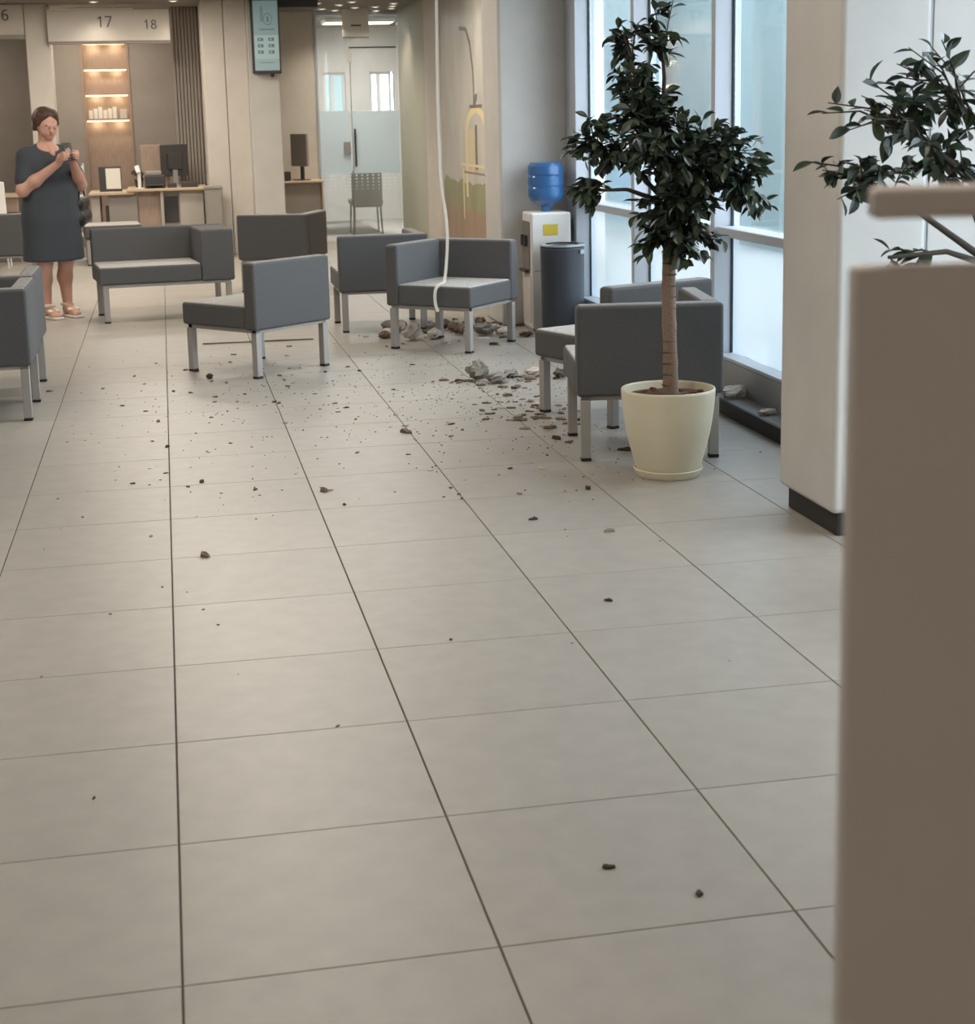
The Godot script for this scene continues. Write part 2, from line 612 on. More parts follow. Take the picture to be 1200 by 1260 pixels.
func facade() -> void:
	# glazed street front along x = 3.7: posts, transoms, panes, sill
	var w := struct("window_1")
	var zs := [-8.62, -7.15, -5.62, -4.15, -3.16]
	for i in zs.size():
		slab("mullion", Vector3(3.585, 0.0, zs[i] - 0.03), Vector3(3.735, H, zs[i] + 0.03), M.alu, w, 0.006)
		slab("gasket", Vector3(3.684, 0.2, zs[i] + 0.03), Vector3(3.698, H, zs[i] + 0.042), M.gasket, w, 0.002)
	for i in zs.size() - 1:
		var a: float = zs[i] + 0.042
		var b: float = zs[i + 1] - 0.03
		slab("transom", Vector3(3.60, 0.895, a), Vector3(3.73, 0.945, b), M.alu, w, 0.006)
		slab("bottom_rail", Vector3(3.61, 0.0, a), Vector3(3.74, 0.225, b), M.alu_grey, w, 0.006)
		slab("rail_cap", Vector3(3.605, 0.2255, a), Vector3(3.73, 0.245, b), M.alu, w, 0.004)
		slab("pane", Vector3(3.694, 0.945, a), Vector3(3.706, H, b), M.glass, w, 0.001)
		slab("pane", Vector3(3.694, 0.245, a), Vector3(3.706, 0.895, b), M.dusty_glass, w, 0.001)
	# the same glazing goes on past the pier towards the street door
	var w2 := struct("window_2")
	var zz := [-2.57, -1.3, -0.05]
	for i in zz.size():
		slab("mullion", Vector3(3.64, 0.0, zz[i] - 0.03), Vector3(3.76, H, zz[i] + 0.03), M.alu, w2, 0.006)
	for i in zz.size() - 1:
		var a: float = zz[i] + 0.03
		var b: float = zz[i + 1] - 0.03
		slab("transom", Vector3(3.65, 0.895, a), Vector3(3.75, 0.945, b), M.alu, w2, 0.006)
		slab("bottom_rail", Vector3(3.65, 0.0, a), Vector3(3.75, 0.225, b), M.alu_grey, w2, 0.006)
		slab("pane", Vector3(3.694, 0.945, a), Vector3(3.706, H, b), M.glass, w2, 0.001)
		slab("pane", Vector3(3.694, 0.225, a), Vector3(3.706, 0.895, b), M.glass, w2, 0.001)
	slab("wall_street", Vector3(3.6, 0, -0.02), Vector3(4.0, H, 6.0), M.wall).set_meta("kind", "structure")
	# low heating ledge with a slatted grille in front of the glass
	var l := struct("trim_1")
	slab("ledge_front", Vector3(3.455, 0.0, -8.1), Vector3(3.475, 0.075, -3.14), M.plinth, l, 0.003)
	slab("ledge_base", Vector3(3.475, 0.0, -8.1), Vector3(3.61, 0.05, -3.14), M.plinth, l, 0.003)
	var bar := rbox(Vector3(0.132, 0.012, 0.012), 0.002)
	var st := start()
	var n := 0
	var z := -6.0
	while z < -3.15:
		if n < 150: put("grille_bar", bar, M.alu_grey, l, Vector3(3.542, 0.066, z))
		z += 0.024
		n += 1
	slab("grille_bar", Vector3(3.476, 0.06, -8.1), Vector3(3.608, 0.072, -6.02), M.alu_grey, l, 0.002)

func outside() -> void:
	slab("pavement", Vector3(4.0, -0.4, -60), Vector3(40, -0.12, 20), mottled("pave", rgb8(140, 142, 142), rgb8(158, 160, 160), 0.03, 0.5, 0.95), null, 0.01).set_meta("kind", "structure")
	mat("render_pale", rgb8(142, 158, 162), 0.9)
	mat("render_teal", rgb8(90, 108, 113), 0.9)
	mat("render_white", rgb8(205, 210, 213), 0.9)
	mat("far_glass", rgb8(120, 140, 150), 0.2)
	var rows := [
		[Vector3(6.3, -0.12, -27), Vector3(7.5, 7.0, -19.5), "render_pale", "pale blue rendered house seen through the window left of the potted tree's top"],
		[Vector3(11.6, -0.12, -42), Vector3(15.5, 3.3, -37), "render_white", "low white house far down the street between the bluish houses"],
		[Vector3(7.8, -0.12, -22), Vector3(16.0, 8.0, -15.0), "render_teal", "teal rendered house seen through the window beside the white pier"]]
	for r in rows:
		var t := thing("house", r[3], "building", Vector3((r[0].x + r[1].x) / 2, -0.12, (r[0].z + r[1].z) / 2))
		var s: Vector3 = r[1] - r[0]
		slab("wall", Vector3(-s.x / 2, 0, -s.z / 2), Vector3(s.x / 2, s.y, s.z / 2), M[r[2]], t, 0.02)
		slab("roof_edge", Vector3(-s.x / 2 - 0.1, s.y, -s.z / 2 - 0.1), Vector3(s.x / 2 + 0.1, s.y + 0.2, s.z / 2 + 0.1), M.alu_grey, t, 0.02)
		for q in 2:
			var x := -s.x * 0.25 + q * s.x * 0.5
			var f := slab("window", Vector3(x - 0.5, 1.2, s.z / 2 - 0.02), Vector3(x + 0.5, 2.7, s.z / 2 + 0.05), M.white, t, 0.01)
			put("pane", rbox(Vector3(0.84, 1.34, 0.02), 0.003), M.far_glass, f, Vector3(0, 0, 0.04))

func service_area() -> void:
	# ---- back wall of the counter niches, cream piers, number fascias
	var bw := struct("wall_counters")
	slab("panel", Vector3(-4.0, 0, -19.0), Vector3(-0.31, H, -18.8), M.taupe, bw)
	slab("panel", Vector3(-0.30, 0, -19.0), Vector3(0.29, H, -18.95), M.wood, bw)
	slab("panel", Vector3(0.30, 0, -19.0), Vector3(1.6, H, -18.8), M.taupe, bw)
	var rib := struct("wall_ribbed")
	slab("backing", Vector3(0.86, 0, -18.8), Vector3(1.22, H, -17.66), M.taupe_dark, rib)
	for k in 9:
		slab("slat", Vector3(0.842 + k * 0.041, 0, -17.66), Vector3(0.872 + k * 0.041, H, -17.63), M.taupe, rib, 0.004)
	var cp := struct("pillar", Vector3.ZERO)
	slab("cladding", Vector3(-0.83, 0, -17.5), Vector3(-0.56, H, -17.0), M.cream, cp, 0.01)
	slab("cladding", Vector3(-0.83, 0, -18.8), Vector3(-0.70, H, -17.5), M.cream, cp, 0.01)
	# fascias with counter numbers
	var fa := thing("fascia_sign", "light counter fascia with the numbers 17 and 18", "sign", Vector3(0.13, 2.515, -16.9))
	slab("board", Vector3(-0.70, 0, -0.12), Vector3(0.695, 0.36, 0), M.cream, fa, 0.006)
	slab("lower_trim", Vector3(-0.70, -0.03, -0.11), Vector3(0.695, 0, -0.02), M.taupe, fa, 0.004)
	put("number", words("17", 0.12), M.dark_grey, fa, Vector3(-0.05, 0.215, 0.002))
	put("number", words("18", 0.10), M.dark_grey, fa, Vector3(0.47, 0.18, 0.002))
	var fb := thing("fascia_sign", "light counter fascia with the number 16 at the picture edge", "sign", Vector3(-1.5, 2.60, -16.9))
	slab("board", Vector3(-0.80, 0, -0.12), Vector3(0.665, 0.34, 0), M.cream, fb, 0.006)
	slab("lower_trim", Vector3(-0.80, -0.05, -0.11), Vector3(0.665, 0, -0.01), M.taupe, fb, 0.004)
	put("number", words("16", 0.12), M.dark_grey, fb, Vector3(0.42, 0.215, 0.002))
	# ---- lit shelf unit
	var sh := thing("shelf_unit", "wooden wall niche with four warmly lit shelves behind the counter", "shelf", Vector3(0, 0, -18.8))
	slab("back_panel", Vector3(-0.30, 0.0, -0.14), Vector3(0.29, 2.60, -0.13), M.wood, sh, 0.002)
	slab("side_panel", Vector3(-0.31, 0, -0.13), Vector3(-0.285, 2.62, 0.02), M.wood, sh, 0.003)
	slab("side_panel", Vector3(0.275, 0, -0.13), Vector3(0.30, 2.62, 0.02), M.wood, sh, 0.003)
	for y in [2.58, 2.25, 1.93, 1.61]:
		slab("shelf", Vector3(-0.285, y, -0.13), Vector3(0.275, y + 0.02, 0.0), M.wood, sh, 0.002)
		slab("light_strip", Vector3(-0.27, y - 0.016, -0.02), Vector3(0.26, y - 0.001, 0.006), M.lamp_warm, sh, 0.002)
		for x in [-0.15, 0.13]:
			var l := OmniLight3D.new()
			l.name = "shelf_light"
			l.position = Vector3(x, y - 0.03, -0.04)
			l.light_color = Color(1.0, 0.92, 0.78)
			l.light_energy = 0.02
			l.light_size = 0.03
			l.omni_range = 20
			l.omni_attenuation = 2.0
			l.shadow_enabled = true
			sh.add_child(l, true)
	for k in 6:
		var b := put("booklet", rbox(Vector3(0.05, 0.11 + 0.02 * (k % 3), 0.02), 0.002), M.paper, null, Vector3(-0.22 + k * 0.06, 1.632 + 0.055 + 0.01 * (k % 3), -18.86))
		tag(b, "small pale booklet standing on the lowest lit shelf", "booklet", "booklets on the lowest lit shelf")
	var bx := put("carton", rbox(Vector3(0.09, 0.12, 0.05), 0.004), M.cream, null, Vector3(0.19, 1.69, -18.85))
	tag(bx, "cream carton at the right end of the lowest lit shelf", "box")
	for x in [-0.1, -2.4]:  # both lamps are added out of sight to brighten the niche walls
		var nl := thing("added_niche_lamp", "flat ceiling lamp added unseen behind the fascia of the %s counter niche" % ("left" if x < -1 else "lit shelf"), "lamp", Vector3(x, H, -17.9))
		slab("body", Vector3(-0.5, -0.04, -0.15), Vector3(0.5, -0.002, 0.15), M.white, nl)
		slab("diffuser", Vector3(-0.48, -0.046, -0.13), Vector3(0.48, -0.0405, 0.13), M.lamp_white, nl, 0.001)
		area_light(nl, Vector3(0, -0.05, 0), Vector2(0.96, 0.26), Color(1.0, 0.95, 0.88), 2.2)
	# ---- counters
	var c := thing("service_counter", "long service counter with pale wooden top and grey front panels", "counter", Vector3(0, 0, -17.0))
	slab("worktop", Vector3(0.22, 0.775, -0.45), Vector3(1.15, 0.805, 0.42), M.pale_wood, c, 0.006)
	slab("worktop", Vector3(-0.22, 0.745, -0.45), Vector3(0.30, 0.775, 0.40), M.pale_wood, c, 0.006)
	slab("front_panel", Vector3(0.0, 0.05, 0.30), Vector3(0.33, 0.745, 0.33), M.counter_grey, c)
	slab("front_panel", Vector3(0.34, 0.05, 0.28), Vector3(0.60, 0.775, 0.30), M.wood, c)
	slab("post", Vector3(0.60, 0.0, 0.30), Vector3(0.635, 0.775, 0.38), M.counter_light, c)
	slab("recess", Vector3(0.64, 0.4, 0.26), Vector3(0.80, 0.70, 0.29), M.dark_grey, c)
	slab("front_panel", Vector3(0.64, 0.05, 0.22), Vector3(0.84, 0.775, 0.26), M.counter_light, c)
	slab("front_panel", Vector3(0.82, 0.05, 0.30), Vector3(1.10, 0.775, 0.34), M.counter_light, c)
	slab("side_panel", Vector3(-0.20, 0.05, -0.3), Vector3(-0.10, 0.745, 0.32), M.counter_light, c)
	slab("recess", Vector3(-0.04, 0.2, 0.28), Vector3(0.02, 0.62, 0.31), M.dark_grey, c)
	var pd := thing("pedestal", "slim grey pedestal cabinet at the right end of the counter", "cabinet", Vector3(1.213, 0, -16.22))
	slab("body", Vector3(-0.10, 0.06, -0.3), Vector3(0.10, 0.80, 0.0), M.counter_grey, pd, 0.004)
	slab("top", Vector3(-0.105, 0.80, -0.31), Vector3(0.105, 0.825, 0.01), M.taupe, pd, 0.004)
	slab("door", Vector3(-0.085, 0.36, 0.0), Vector3(0.085, 0.76, 0.012), M.counter_grey, pd, 0.003)
	slab("base", Vector3(-0.09, 0.0, -0.28), Vector3(0.09, 0.06, -0.02), M.counter_light, pd, 0.003)
	var c2 := thing("service_counter", "service counter end with pale wooden top behind the woman", "counter", Vector3(-1.35, 0, -16.9))
	slab("worktop", Vector3(-1.2, 0.75, -0.4), Vector3(0.35, 0.78, 0.3), M.pale_wood, c2, 0.006)
	slab("apron", Vector3(-1.2, 0.58, 0.22), Vector3(0.33, 0.75, 0.26), M.wood, c2, 0.004)
	slab("front_panel", Vector3(-1.2, 0.0, 0.18), Vector3(0.30, 0.58, 0.22), M.taupe_dark, c2, 0.004)
	# things on the counter
	var mo := thing("monitor", "dark computer monitor seen from behind on the counter", "monitor", Vector3(0.79, 0.805, -17.22), 0.35)
	slab("housing", Vector3(-0.17, 0.12, -0.03), Vector3(0.17, 0.50, 0.0), M.dark_grey, mo, 0.01)
	slab("rear_bulge", Vector3(-0.09, 0.2, 0.0), Vector3(0.09, 0.4, 0.03), M.dark_grey, mo, 0.01)
	slab("stand", Vector3(-0.03, 0.0, 0.0), Vector3(0.03, 0.25, 0.02), M.alu_grey, mo, 0.004)
	slab("foot", Vector3(-0.11, 0.0, -0.09), Vector3(0.11, 0.012, 0.09), M.alu_grey, mo, 0.004)
	var pr := thing("printer", "small dark grey printer with pale lid on the counter", "printer", Vector3(0.55, 0.805, -16.84))
	slab("body", Vector3(-0.12, 0, -0.12), Vector3(0.12, 0.15, 0.12), M.dark_grey, pr, 0.015, 2)
	slab("lid", Vector3(-0.11, 0.15, -0.12), Vector3(0.08, 0.20, 0.08), M.counter_grey, pr, 0.012)
	slab("paper_tray", Vector3(-0.09, 0.03, 0.12), Vector3(0.09, 0.045, 0.2), M.dark_grey, pr, 0.004)
	var ds := thing("sheet_stand", "white sheet in a dark frame standing on the counter", "stand", Vector3(0.06, 0.776, -16.9))
	slab("frame", Vector3(-0.16, 0, -0.02), Vector3(0.1, 0.29, 0), M.dark_grey, ds, 0.004)
	slab("sheet", Vector3(-0.08, 0.03, 0.0), Vector3(0.09, 0.27, 0.004), M.paper, ds, 0.001)
	var lt := thing("desk_phone_stand", "slim white device stand between plant and printer", "stand", Vector3(0.37, 0.805, -16.66))
	slab("foot", Vector3(-0.05, 0, -0.05), Vector3(0.05, 0.012, 0.05), M.white, lt, 0.004)
	slab("column", Vector3(-0.02, 0.012, -0.012), Vector3(0.02, 0.2, 0.012), M.white, lt, 0.006)
	put("head", rbox(Vector3(0.055, 0.09, 0.02), 0.008, 2), M.white, lt, Vector3(-0.015, 0.23, 0.01), Vector3(-0.4, 0, 0.2))
	var pp := thing("small_plant", "small potted plant on the counter beside the white stand", "plant", Vector3(0.36, 0.805, -17.1))
	put("pot", lathe([Vector2(0, 0), Vector2(0.04, 0), Vector2(0.055, 0.1), Vector2(0.045, 0.1), Vector2(0.04, 0.08), Vector2(0, 0.08)], 16), M.dark_grey, pp)
	for k in 26:
		var d := Vector3(rng.randf_range(-1, 1), rng.randf_range(0.4, 1.6), rng.randf_range(-1, 1)).normalized()
		put("leaf", leaf_mesh(0), M.leaf1, pp, Vector3(0, 0.09, 0) + d * rng.randf_range(0.03, 0.12), Vector3(rng.randf_range(-1, 1), rng.randf_range(0, TAU), rng.randf_range(-1, 1)))
	var wp := put("partition_panel", rbox(Vector3(0.34, 0.5, 0.03), 0.006), M.wood, null, Vector3(0.56, 1.055, -17.35))
	tag(wp, "low wooden privacy panel on the counter behind the printer", "panel")
	for s in [[0.95, 0.06, 0.2], [0.75, 0.05, 0.1]]:
		var o := put("paper_tray", rbox(Vector3(s[2], s[1], 0.2), 0.006), M.dark_grey, null, Vector3(s[0], 0.805 + s[1] / 2, -16.85))
		tag(o, "flat black tray near the pedestal end of the counter" if s[2] > 0.15 else "small black box on the counter in front of the monitor", "tray")
	var og := put("wire_organiser", organiser(), M.white, null, Vector3(-0.37, 0.0, -16.6))
	tag(og, "tall white perforated leaflet stand behind the woman's bag", "stand")
	var wc := thing("white_chair", "white shell chair at the far left counter edge", "chair", Vector3(-1.30, 0, -16.2))
	put("shell", rbox(Vector3(0.36, 0.42, 0.05), 0.02, 2), M.white, wc, Vector3(0, 0.74, 0), Vector3(-0.15, 0.2, 0))
	put("seat", rbox(Vector3(0.42, 0.04, 0.42), 0.015, 2), M.white, wc, Vector3(0, 0.46, 0.2))
	for x in [-0.17, 0.17]:
		for z in [0.04, 0.36]:
			put("leg", tube([Vector3(x, 0.45, z), Vector3(x * 1.15, 0.0, z)], [0.012, 0.01]), M.white, wc)
	# ---- big pillar with a display
	var p := struct("pillar", Vector3.ZERO)
	slab("cladding_panel", Vector3(1.18, 0, -17.6), Vector3(1.432, H, -16.6), M.cream, p, 0.008)
	slab("cladding_panel", Vector3(1.438, 0, -17.6), Vector3(1.70, H, -16.6), M.cream, p, 0.008)
	slab("cladding_panel", Vector3(1.70, 0, -17.4), Vector3(2.06, H, -16.52), M.white_panel, p, 0.012)
	slab("bulkhead", Vector3(2.06, 2.86, -17.3), Vector3(2.55, H, -16.6), M.dark_grey, p, 0.006)
	var sc := thing("queue_display", "upright light blue queue display hung high on the white pillar", "screen", Vector3(1.905, 2.10, -16.40), -0.12)
	slab("housing", Vector3(-0.165, 0.0, -0.09), Vector3(0.165, 0.84, 0.0), M.dark_grey, sc, 0.008)
	slab("bracket", Vector3(-0.05, 0.3, -0.14), Vector3(0.05, 0.5, -0.09), M.dark_grey, sc, 0.004)
	var pane := put("screen", QuadMesh.new(), screen_mat(), sc, Vector3(0.01, 0.43, 0.002))
	(pane.mesh as QuadMesh).size = Vector2(0.285, 0.79)
	put("knob", rbox(Vector3(0.04, 0.04, 0.03), 0.01, 2), M.black, sc, Vector3(0.06, -0.02, -0.03))

func organiser() -> ArrayMesh:
	var st := start()
	for x in [-0.11, 0.11]:
		add_rbox(st, Vector3(0.015, 1.12, 0.02), 0.003, 1, Transform3D(Basis(), Vector3(x, 0.56, 0)))
	for k in 8:
		add_rbox(st, Vector3(0.22, 0.04, 0.05), 0.006, 1, Transform3D(Basis(), Vector3(0, 0.3 + k * 0.11, 0.01)))
	add_rbox(st, Vector3(0.26, 0.02, 0.2), 0.004, 1, Transform3D(Basis(), Vector3(0, 0.01, 0)))
	return st.commit()

func screen_mat() -> StandardMaterial3D:
	var im := Image.create(96, 264, false, Image.FORMAT_RGB8)
	im.fill(rgb8(136, 160, 162))
	im.fill_rect(Rect2i(0, 0, 96, 130), rgb8(128, 152, 156))
	im.fill_rect(Rect2i(0, 130, 96, 90), rgb8(150, 172, 174))
	for r in 3:
		for k in 2:
			im.fill_rect(Rect2i(14 + k * 42, 140 + r * 24, 22, 12), rgb8(84, 104, 108))
			im.fill_rect(Rect2i(20 + k * 42, 143 + r * 24, 6, 6), rgb8(150, 172, 174))
	for a in 90:
		var t := TAU * a / 90.0
		for q in 4:
			var x := int(56 + cos(t) * (15 + q))
			var y := int(70 + sin(t) * (20 + q))
			im.set_pixel(x, y, rgb8(92, 112, 118))
	im.fill_rect(Rect2i(52, 60, 8, 20), rgb8(92, 112, 118))
	im.fill_rect(Rect2i(28, 20, 10, 60), rgb8(108, 128, 134))
	im.fill_rect(Rect2i(22, 106, 60, 5), rgb8(96, 116, 120))
	im.fill_rect(Rect2i(18, 232, 60, 4), rgb8(110, 130, 134))
	var m := mat("display_print", Color.WHITE, 0.3)
	m.albedo_texture = ImageTexture.create_from_image(im)
	m.emission_enabled = true
	m.emission_texture = m.albedo_texture
	m.emission = Color.WHITE
	m.emission_operator = BaseMaterial3D.EMISSION_OP_MULTIPLY
	m.emission_energy_multiplier = 0.35
	return m

func meeting_front() -> void:
	# beige wall with a desk, then a glass front with a door and a frosted film
	var bw := struct("wall_beige")
	slab("panel", Vector3(1.6, 0, -19.0), Vector3(2.69, H, -18.8), M.cream, bw)
	var dk := thing("desk", "small pale desk against the beige wall left of the glass front", "desk", Vector3(2.43, 0, -18.45))
	slab("top", Vector3(-0.32, 0.76, -0.33), Vector3(0.26, 0.785, 0.3), M.pale_wood, dk, 0.005)
	slab("front_panel", Vector3(-0.28, 0.1, 0.2), Vector3(0.22, 0.76, 0.22), M.taupe, dk, 0.004)
	slab("side_panel", Vector3(-0.31, 0, -0.3), Vector3(-0.285, 0.76, 0.28), M.pale_wood, dk, 0.004)
	slab("side_panel", Vector3(0.225, 0, -0.3), Vector3(0.25, 0.76, 0.28), M.pale_wood, dk, 0.004)
	var mo := thing("monitor", "grey monitor turned away on the small desk by the beige wall", "monitor", Vector3(2.41, 0.785, -18.45), -1.1)
	slab("housing", Vector3(-0.2, 0.18, -0.02), Vector3(0.2, 0.60, 0.012), M.counter_grey, mo, 0.008)
	slab("stand", Vector3(-0.03, 0.0, -0.05), Vector3(0.03, 0.3, -0.02), M.dark_grey, mo, 0.004)
	slab("foot", Vector3(-0.1, 0.0, -0.1), Vector3(0.1, 0.012, 0.06), M.dark_grey, mo, 0.004)
	var bx := put("paper_stack", rbox(Vector3(0.15, 0.12, 0.2), 0.01), M.dark_grey, null, Vector3(2.20, 0.845, -18.4))
	tag(bx, "dark low pile of papers left of the grey monitor", "papers")
	var g := struct("window_3")
	slab("frame", Vector3(2.69, 0, -18.86), Vector3(2.725, H, -18.78), M.alu, g)
	slab("head_rail", Vector3(2.725, H - 0.05, -18.86), Vector3(3.8, H, -18.78), M.alu, g)
	slab("pane", Vector3(2.725, 0.02, -18.825), Vector3(3.14, H - 0.05, -18.813), M.clear_glass, g, 0.001)
	slab("pane", Vector3(3.15, 2.50, -18.825), Vector3(3.8, H - 0.05, -18.813), M.clear_glass, g, 0.001)
	slab("transom_line", Vector3(3.15, 2.475, -18.84), Vector3(3.78, 2.495, -18.80), M.dark_grey, g, 0.002)
	slab("film", Vector3(2.73, 0.84, -18.812), Vector3(3.135, 1.665, -18.809), M.film, g, 0.0005)
	var dots := start()
	for r in 5:
		for k in 14:
			var y := 0.815 - r * 0.045
			var s := 0.024 - r * 0.003
			if k < 6: add_rbox(dots, Vector3(s, s, 0.003), 0.001, 1, Transform3D(Basis(), Vector3(2.76 + k * 0.07, y, -18.81)))
			else: add_rbox(dots, Vector3(s, s, 0.003), 0.001, 1, Transform3D(Basis(), Vector3(3.19 + (k - 6) * 0.075, y, -18.81)))
	put("film_dots", dots.commit(), M.film, g)
	var d := struct("door_1", Vector3(3.15, 0, -18.815))
	slab("pane", Vector3(0.0, 0.02, -0.006), Vector3(0.64, 2.47, 0.006), M.clear_glass, d, 0.001)
	slab("film", Vector3(0.01, 0.84, 0.0065), Vector3(0.63, 1.655, 0.009), M.film, d, 0.0005)
	slab("hinge", Vector3(-0.02, 2.30, -0.02), Vector3(0.04, 2.47, 0.03), M.white, d, 0.003)
	slab("door_edge", Vector3(0.0, 0.02, 0.006), Vector3(0.012, 2.3, 0.012), M.alu_grey, d, 0.002)
	slab("door_handle", Vector3(0.025, 0.93, 0.04), Vector3(0.05, 1.43, 0.065), M.dark_grey, d, 0.006)
	slab("lock_box", Vector3(-0.115, 1.10, 0.006), Vector3(-0.025, 1.26, 0.04), M.alu_grey, d, 0.004)
	var sg := thing("hanging_sign", "pale grey box sign hung above the glass door", "sign", Vector3(3.19, 2.60, -18.3))
	slab("box", Vector3(-0.17, 0, -0.04), Vector3(0.17, 0.34, 0), M.white, sg, 0.006)
	slab("lower_edge", Vector3(-0.17, -0.02, -0.04), Vector3(0.17, 0, 0), M.taupe, sg, 0.004)
	slab("mark", Vector3(-0.06, 0.13, 0.0), Vector3(0.07, 0.15, 0.003), M.dark_grey, sg, 0.001)
	# room behind the glass, with two windows in its far wall
	var r := struct("wall_meeting")
	slab("far_wall", Vector3(2.69, 0, -22.5), Vector3(3.14, H, -22.3), M.cream, r)
	slab("far_wall", Vector3(3.14, 0, -22.5), Vector3(3.48, 1.66, -22.3), M.cream, r)
	slab("far_wall", Vector3(3.14, 2.26, -22.5), Vector3(3.48, H, -22.3), M.cream, r)
	slab("far_wall", Vector3(3.48, 0, -22.5), Vector3(3.86, H, -22.3), M.cream, r)
	slab("far_wall", Vector3(3.86, 0, -22.5), Vector3(4.24, 1.66, -22.3), M.cream, r)
	slab("far_wall", Vector3(3.86, 2.26, -22.5), Vector3(4.24, H, -22.3), M.cream, r)
	slab("far_wall", Vector3(4.24, 0, -22.5), Vector3(4.6, H, -22.3), M.cream, r)
	slab("side_wall", Vector3(2.6, 0, -22.3), Vector3(2.69, H, -18.86), M.cream, r)
	slab("side_wall", Vector3(4.6, 0, -22.5), Vector3(4.7, H, -18.86), M.cream, r)
	slab("floor_strip", Vector3(2.6, -0.1, -22.5), Vector3(4.7, 0.0, -18.85), M.counter_light, r)
	slab("ceiling_strip", Vector3(4.2, H, -22.5), Vector3(4.8, H + 0.1, -18.8), M.ceiling, r)
	slab("daylight_backdrop", Vector3(2.0, 0.0, -23.9), Vector3(4.0, 2.9, -23.8), glow("window_light", Color(0.78, 0.9, 0.92), 0.75), r)  # flat glowing sheet stands in for daylight behind the windows
	for x in [3.14, 3.86]:
		var w := struct("window_4")
		slab("frame", Vector3(x, 1.66, -22.42), Vector3(x + 0.04, 2.26, -22.36), M.white, w)
		slab("frame", Vector3(x + 0.30, 1.66, -22.42), Vector3(x + 0.34, 2.26, -22.36), M.white, w)
		slab("frame", Vector3(x + 0.11, 1.66, -22.42), Vector3(x + 0.17, 2.26, -22.36), M.white, w)
		slab("frame", Vector3(x, 2.22, -22.42), Vector3(x + 0.34, 2.26, -22.36), M.white, w)
		slab("sill", Vector3(x - 0.04, 1.63, -22.42), Vector3(x + 0.40, 1.68, -22.2), M.white, w)
		slab("pane", Vector3(x, 1.66, -22.40), Vector3(x + 0.34, 2.26, -22.39), M.far_glass_clear if M.has("far_glass_clear") else M.glass, w, 0.001)
	var mc := thing("meeting_chair", "brown-grey chair standing behind the frosted glass door", "chair", Vector3(3.36, 0, -19.3), PI)
	put("backrest", rbox(Vector3(0.42, 0.5, 0.06), 0.03, 2), M.taupe_dark, mc, Vector3(0, 0.62, -0.2))
	put("seat", rbox(Vector3(0.44, 0.07, 0.44), 0.03, 2), M.taupe_dark, mc, Vector3(0, 0.44, 0))
	for x in [-0.18, 0.18]:
		for z in [-0.18, 0.18]:
			put("leg", tube([Vector3(x, 0.42, z), Vector3(x * 1.1, 0, z * 1.1)], [0.014, 0.012]), M.dark_grey, mc)
	var ml := thing("added_meeting_lamp", "flat ceiling lamp added inside the glass meeting room", "lamp", Vector3(3.5, H, -20.6))  # lamp added to light this room and the frosted film
	slab("body", Vector3(-0.5, -0.05, -0.3), Vector3(0.5, -0.002, 0.3), M.white, ml)
	slab("diffuser", Vector3(-0.48, -0.056, -0.28), Vector3(0.48, -0.0505, 0.28), M.lamp_white, ml, 0.001)
	area_light(ml, Vector3(0, -0.06, 0), Vector2(0.96, 0.56), Color(0.95, 0.98, 1.0), 5.0)
	# long side wall with the printed mural, running from the meeting room to the white column
	var sw := struct("wall_right")
	slab("backing", Vector3(3.82, 0, -18.86), Vector3(4.0, H, -9.3), M.cream, sw)
	mat("grey_green", rgb8(176, 176, 160), 0.6)
	slab("glass_panel", Vector3(3.80, 0.0, -18.78), Vector3(3.82, H, -16.52), M.grey_green, sw, 0.003)
	slab("post", Vector3(3.78, 0, -16.50), Vector3(3.82, H, -15.60), M.cream, sw, 0.004)
	var mu := put("mural", rbox(Vector3(0.01, H - 0.02, 6.1), 0.001), mural_mat(), null, Vector3(3.813, H / 2, -12.45))
	tag(mu, "printed wall mural of a pale arched niche and grass on the side wall", "mural")

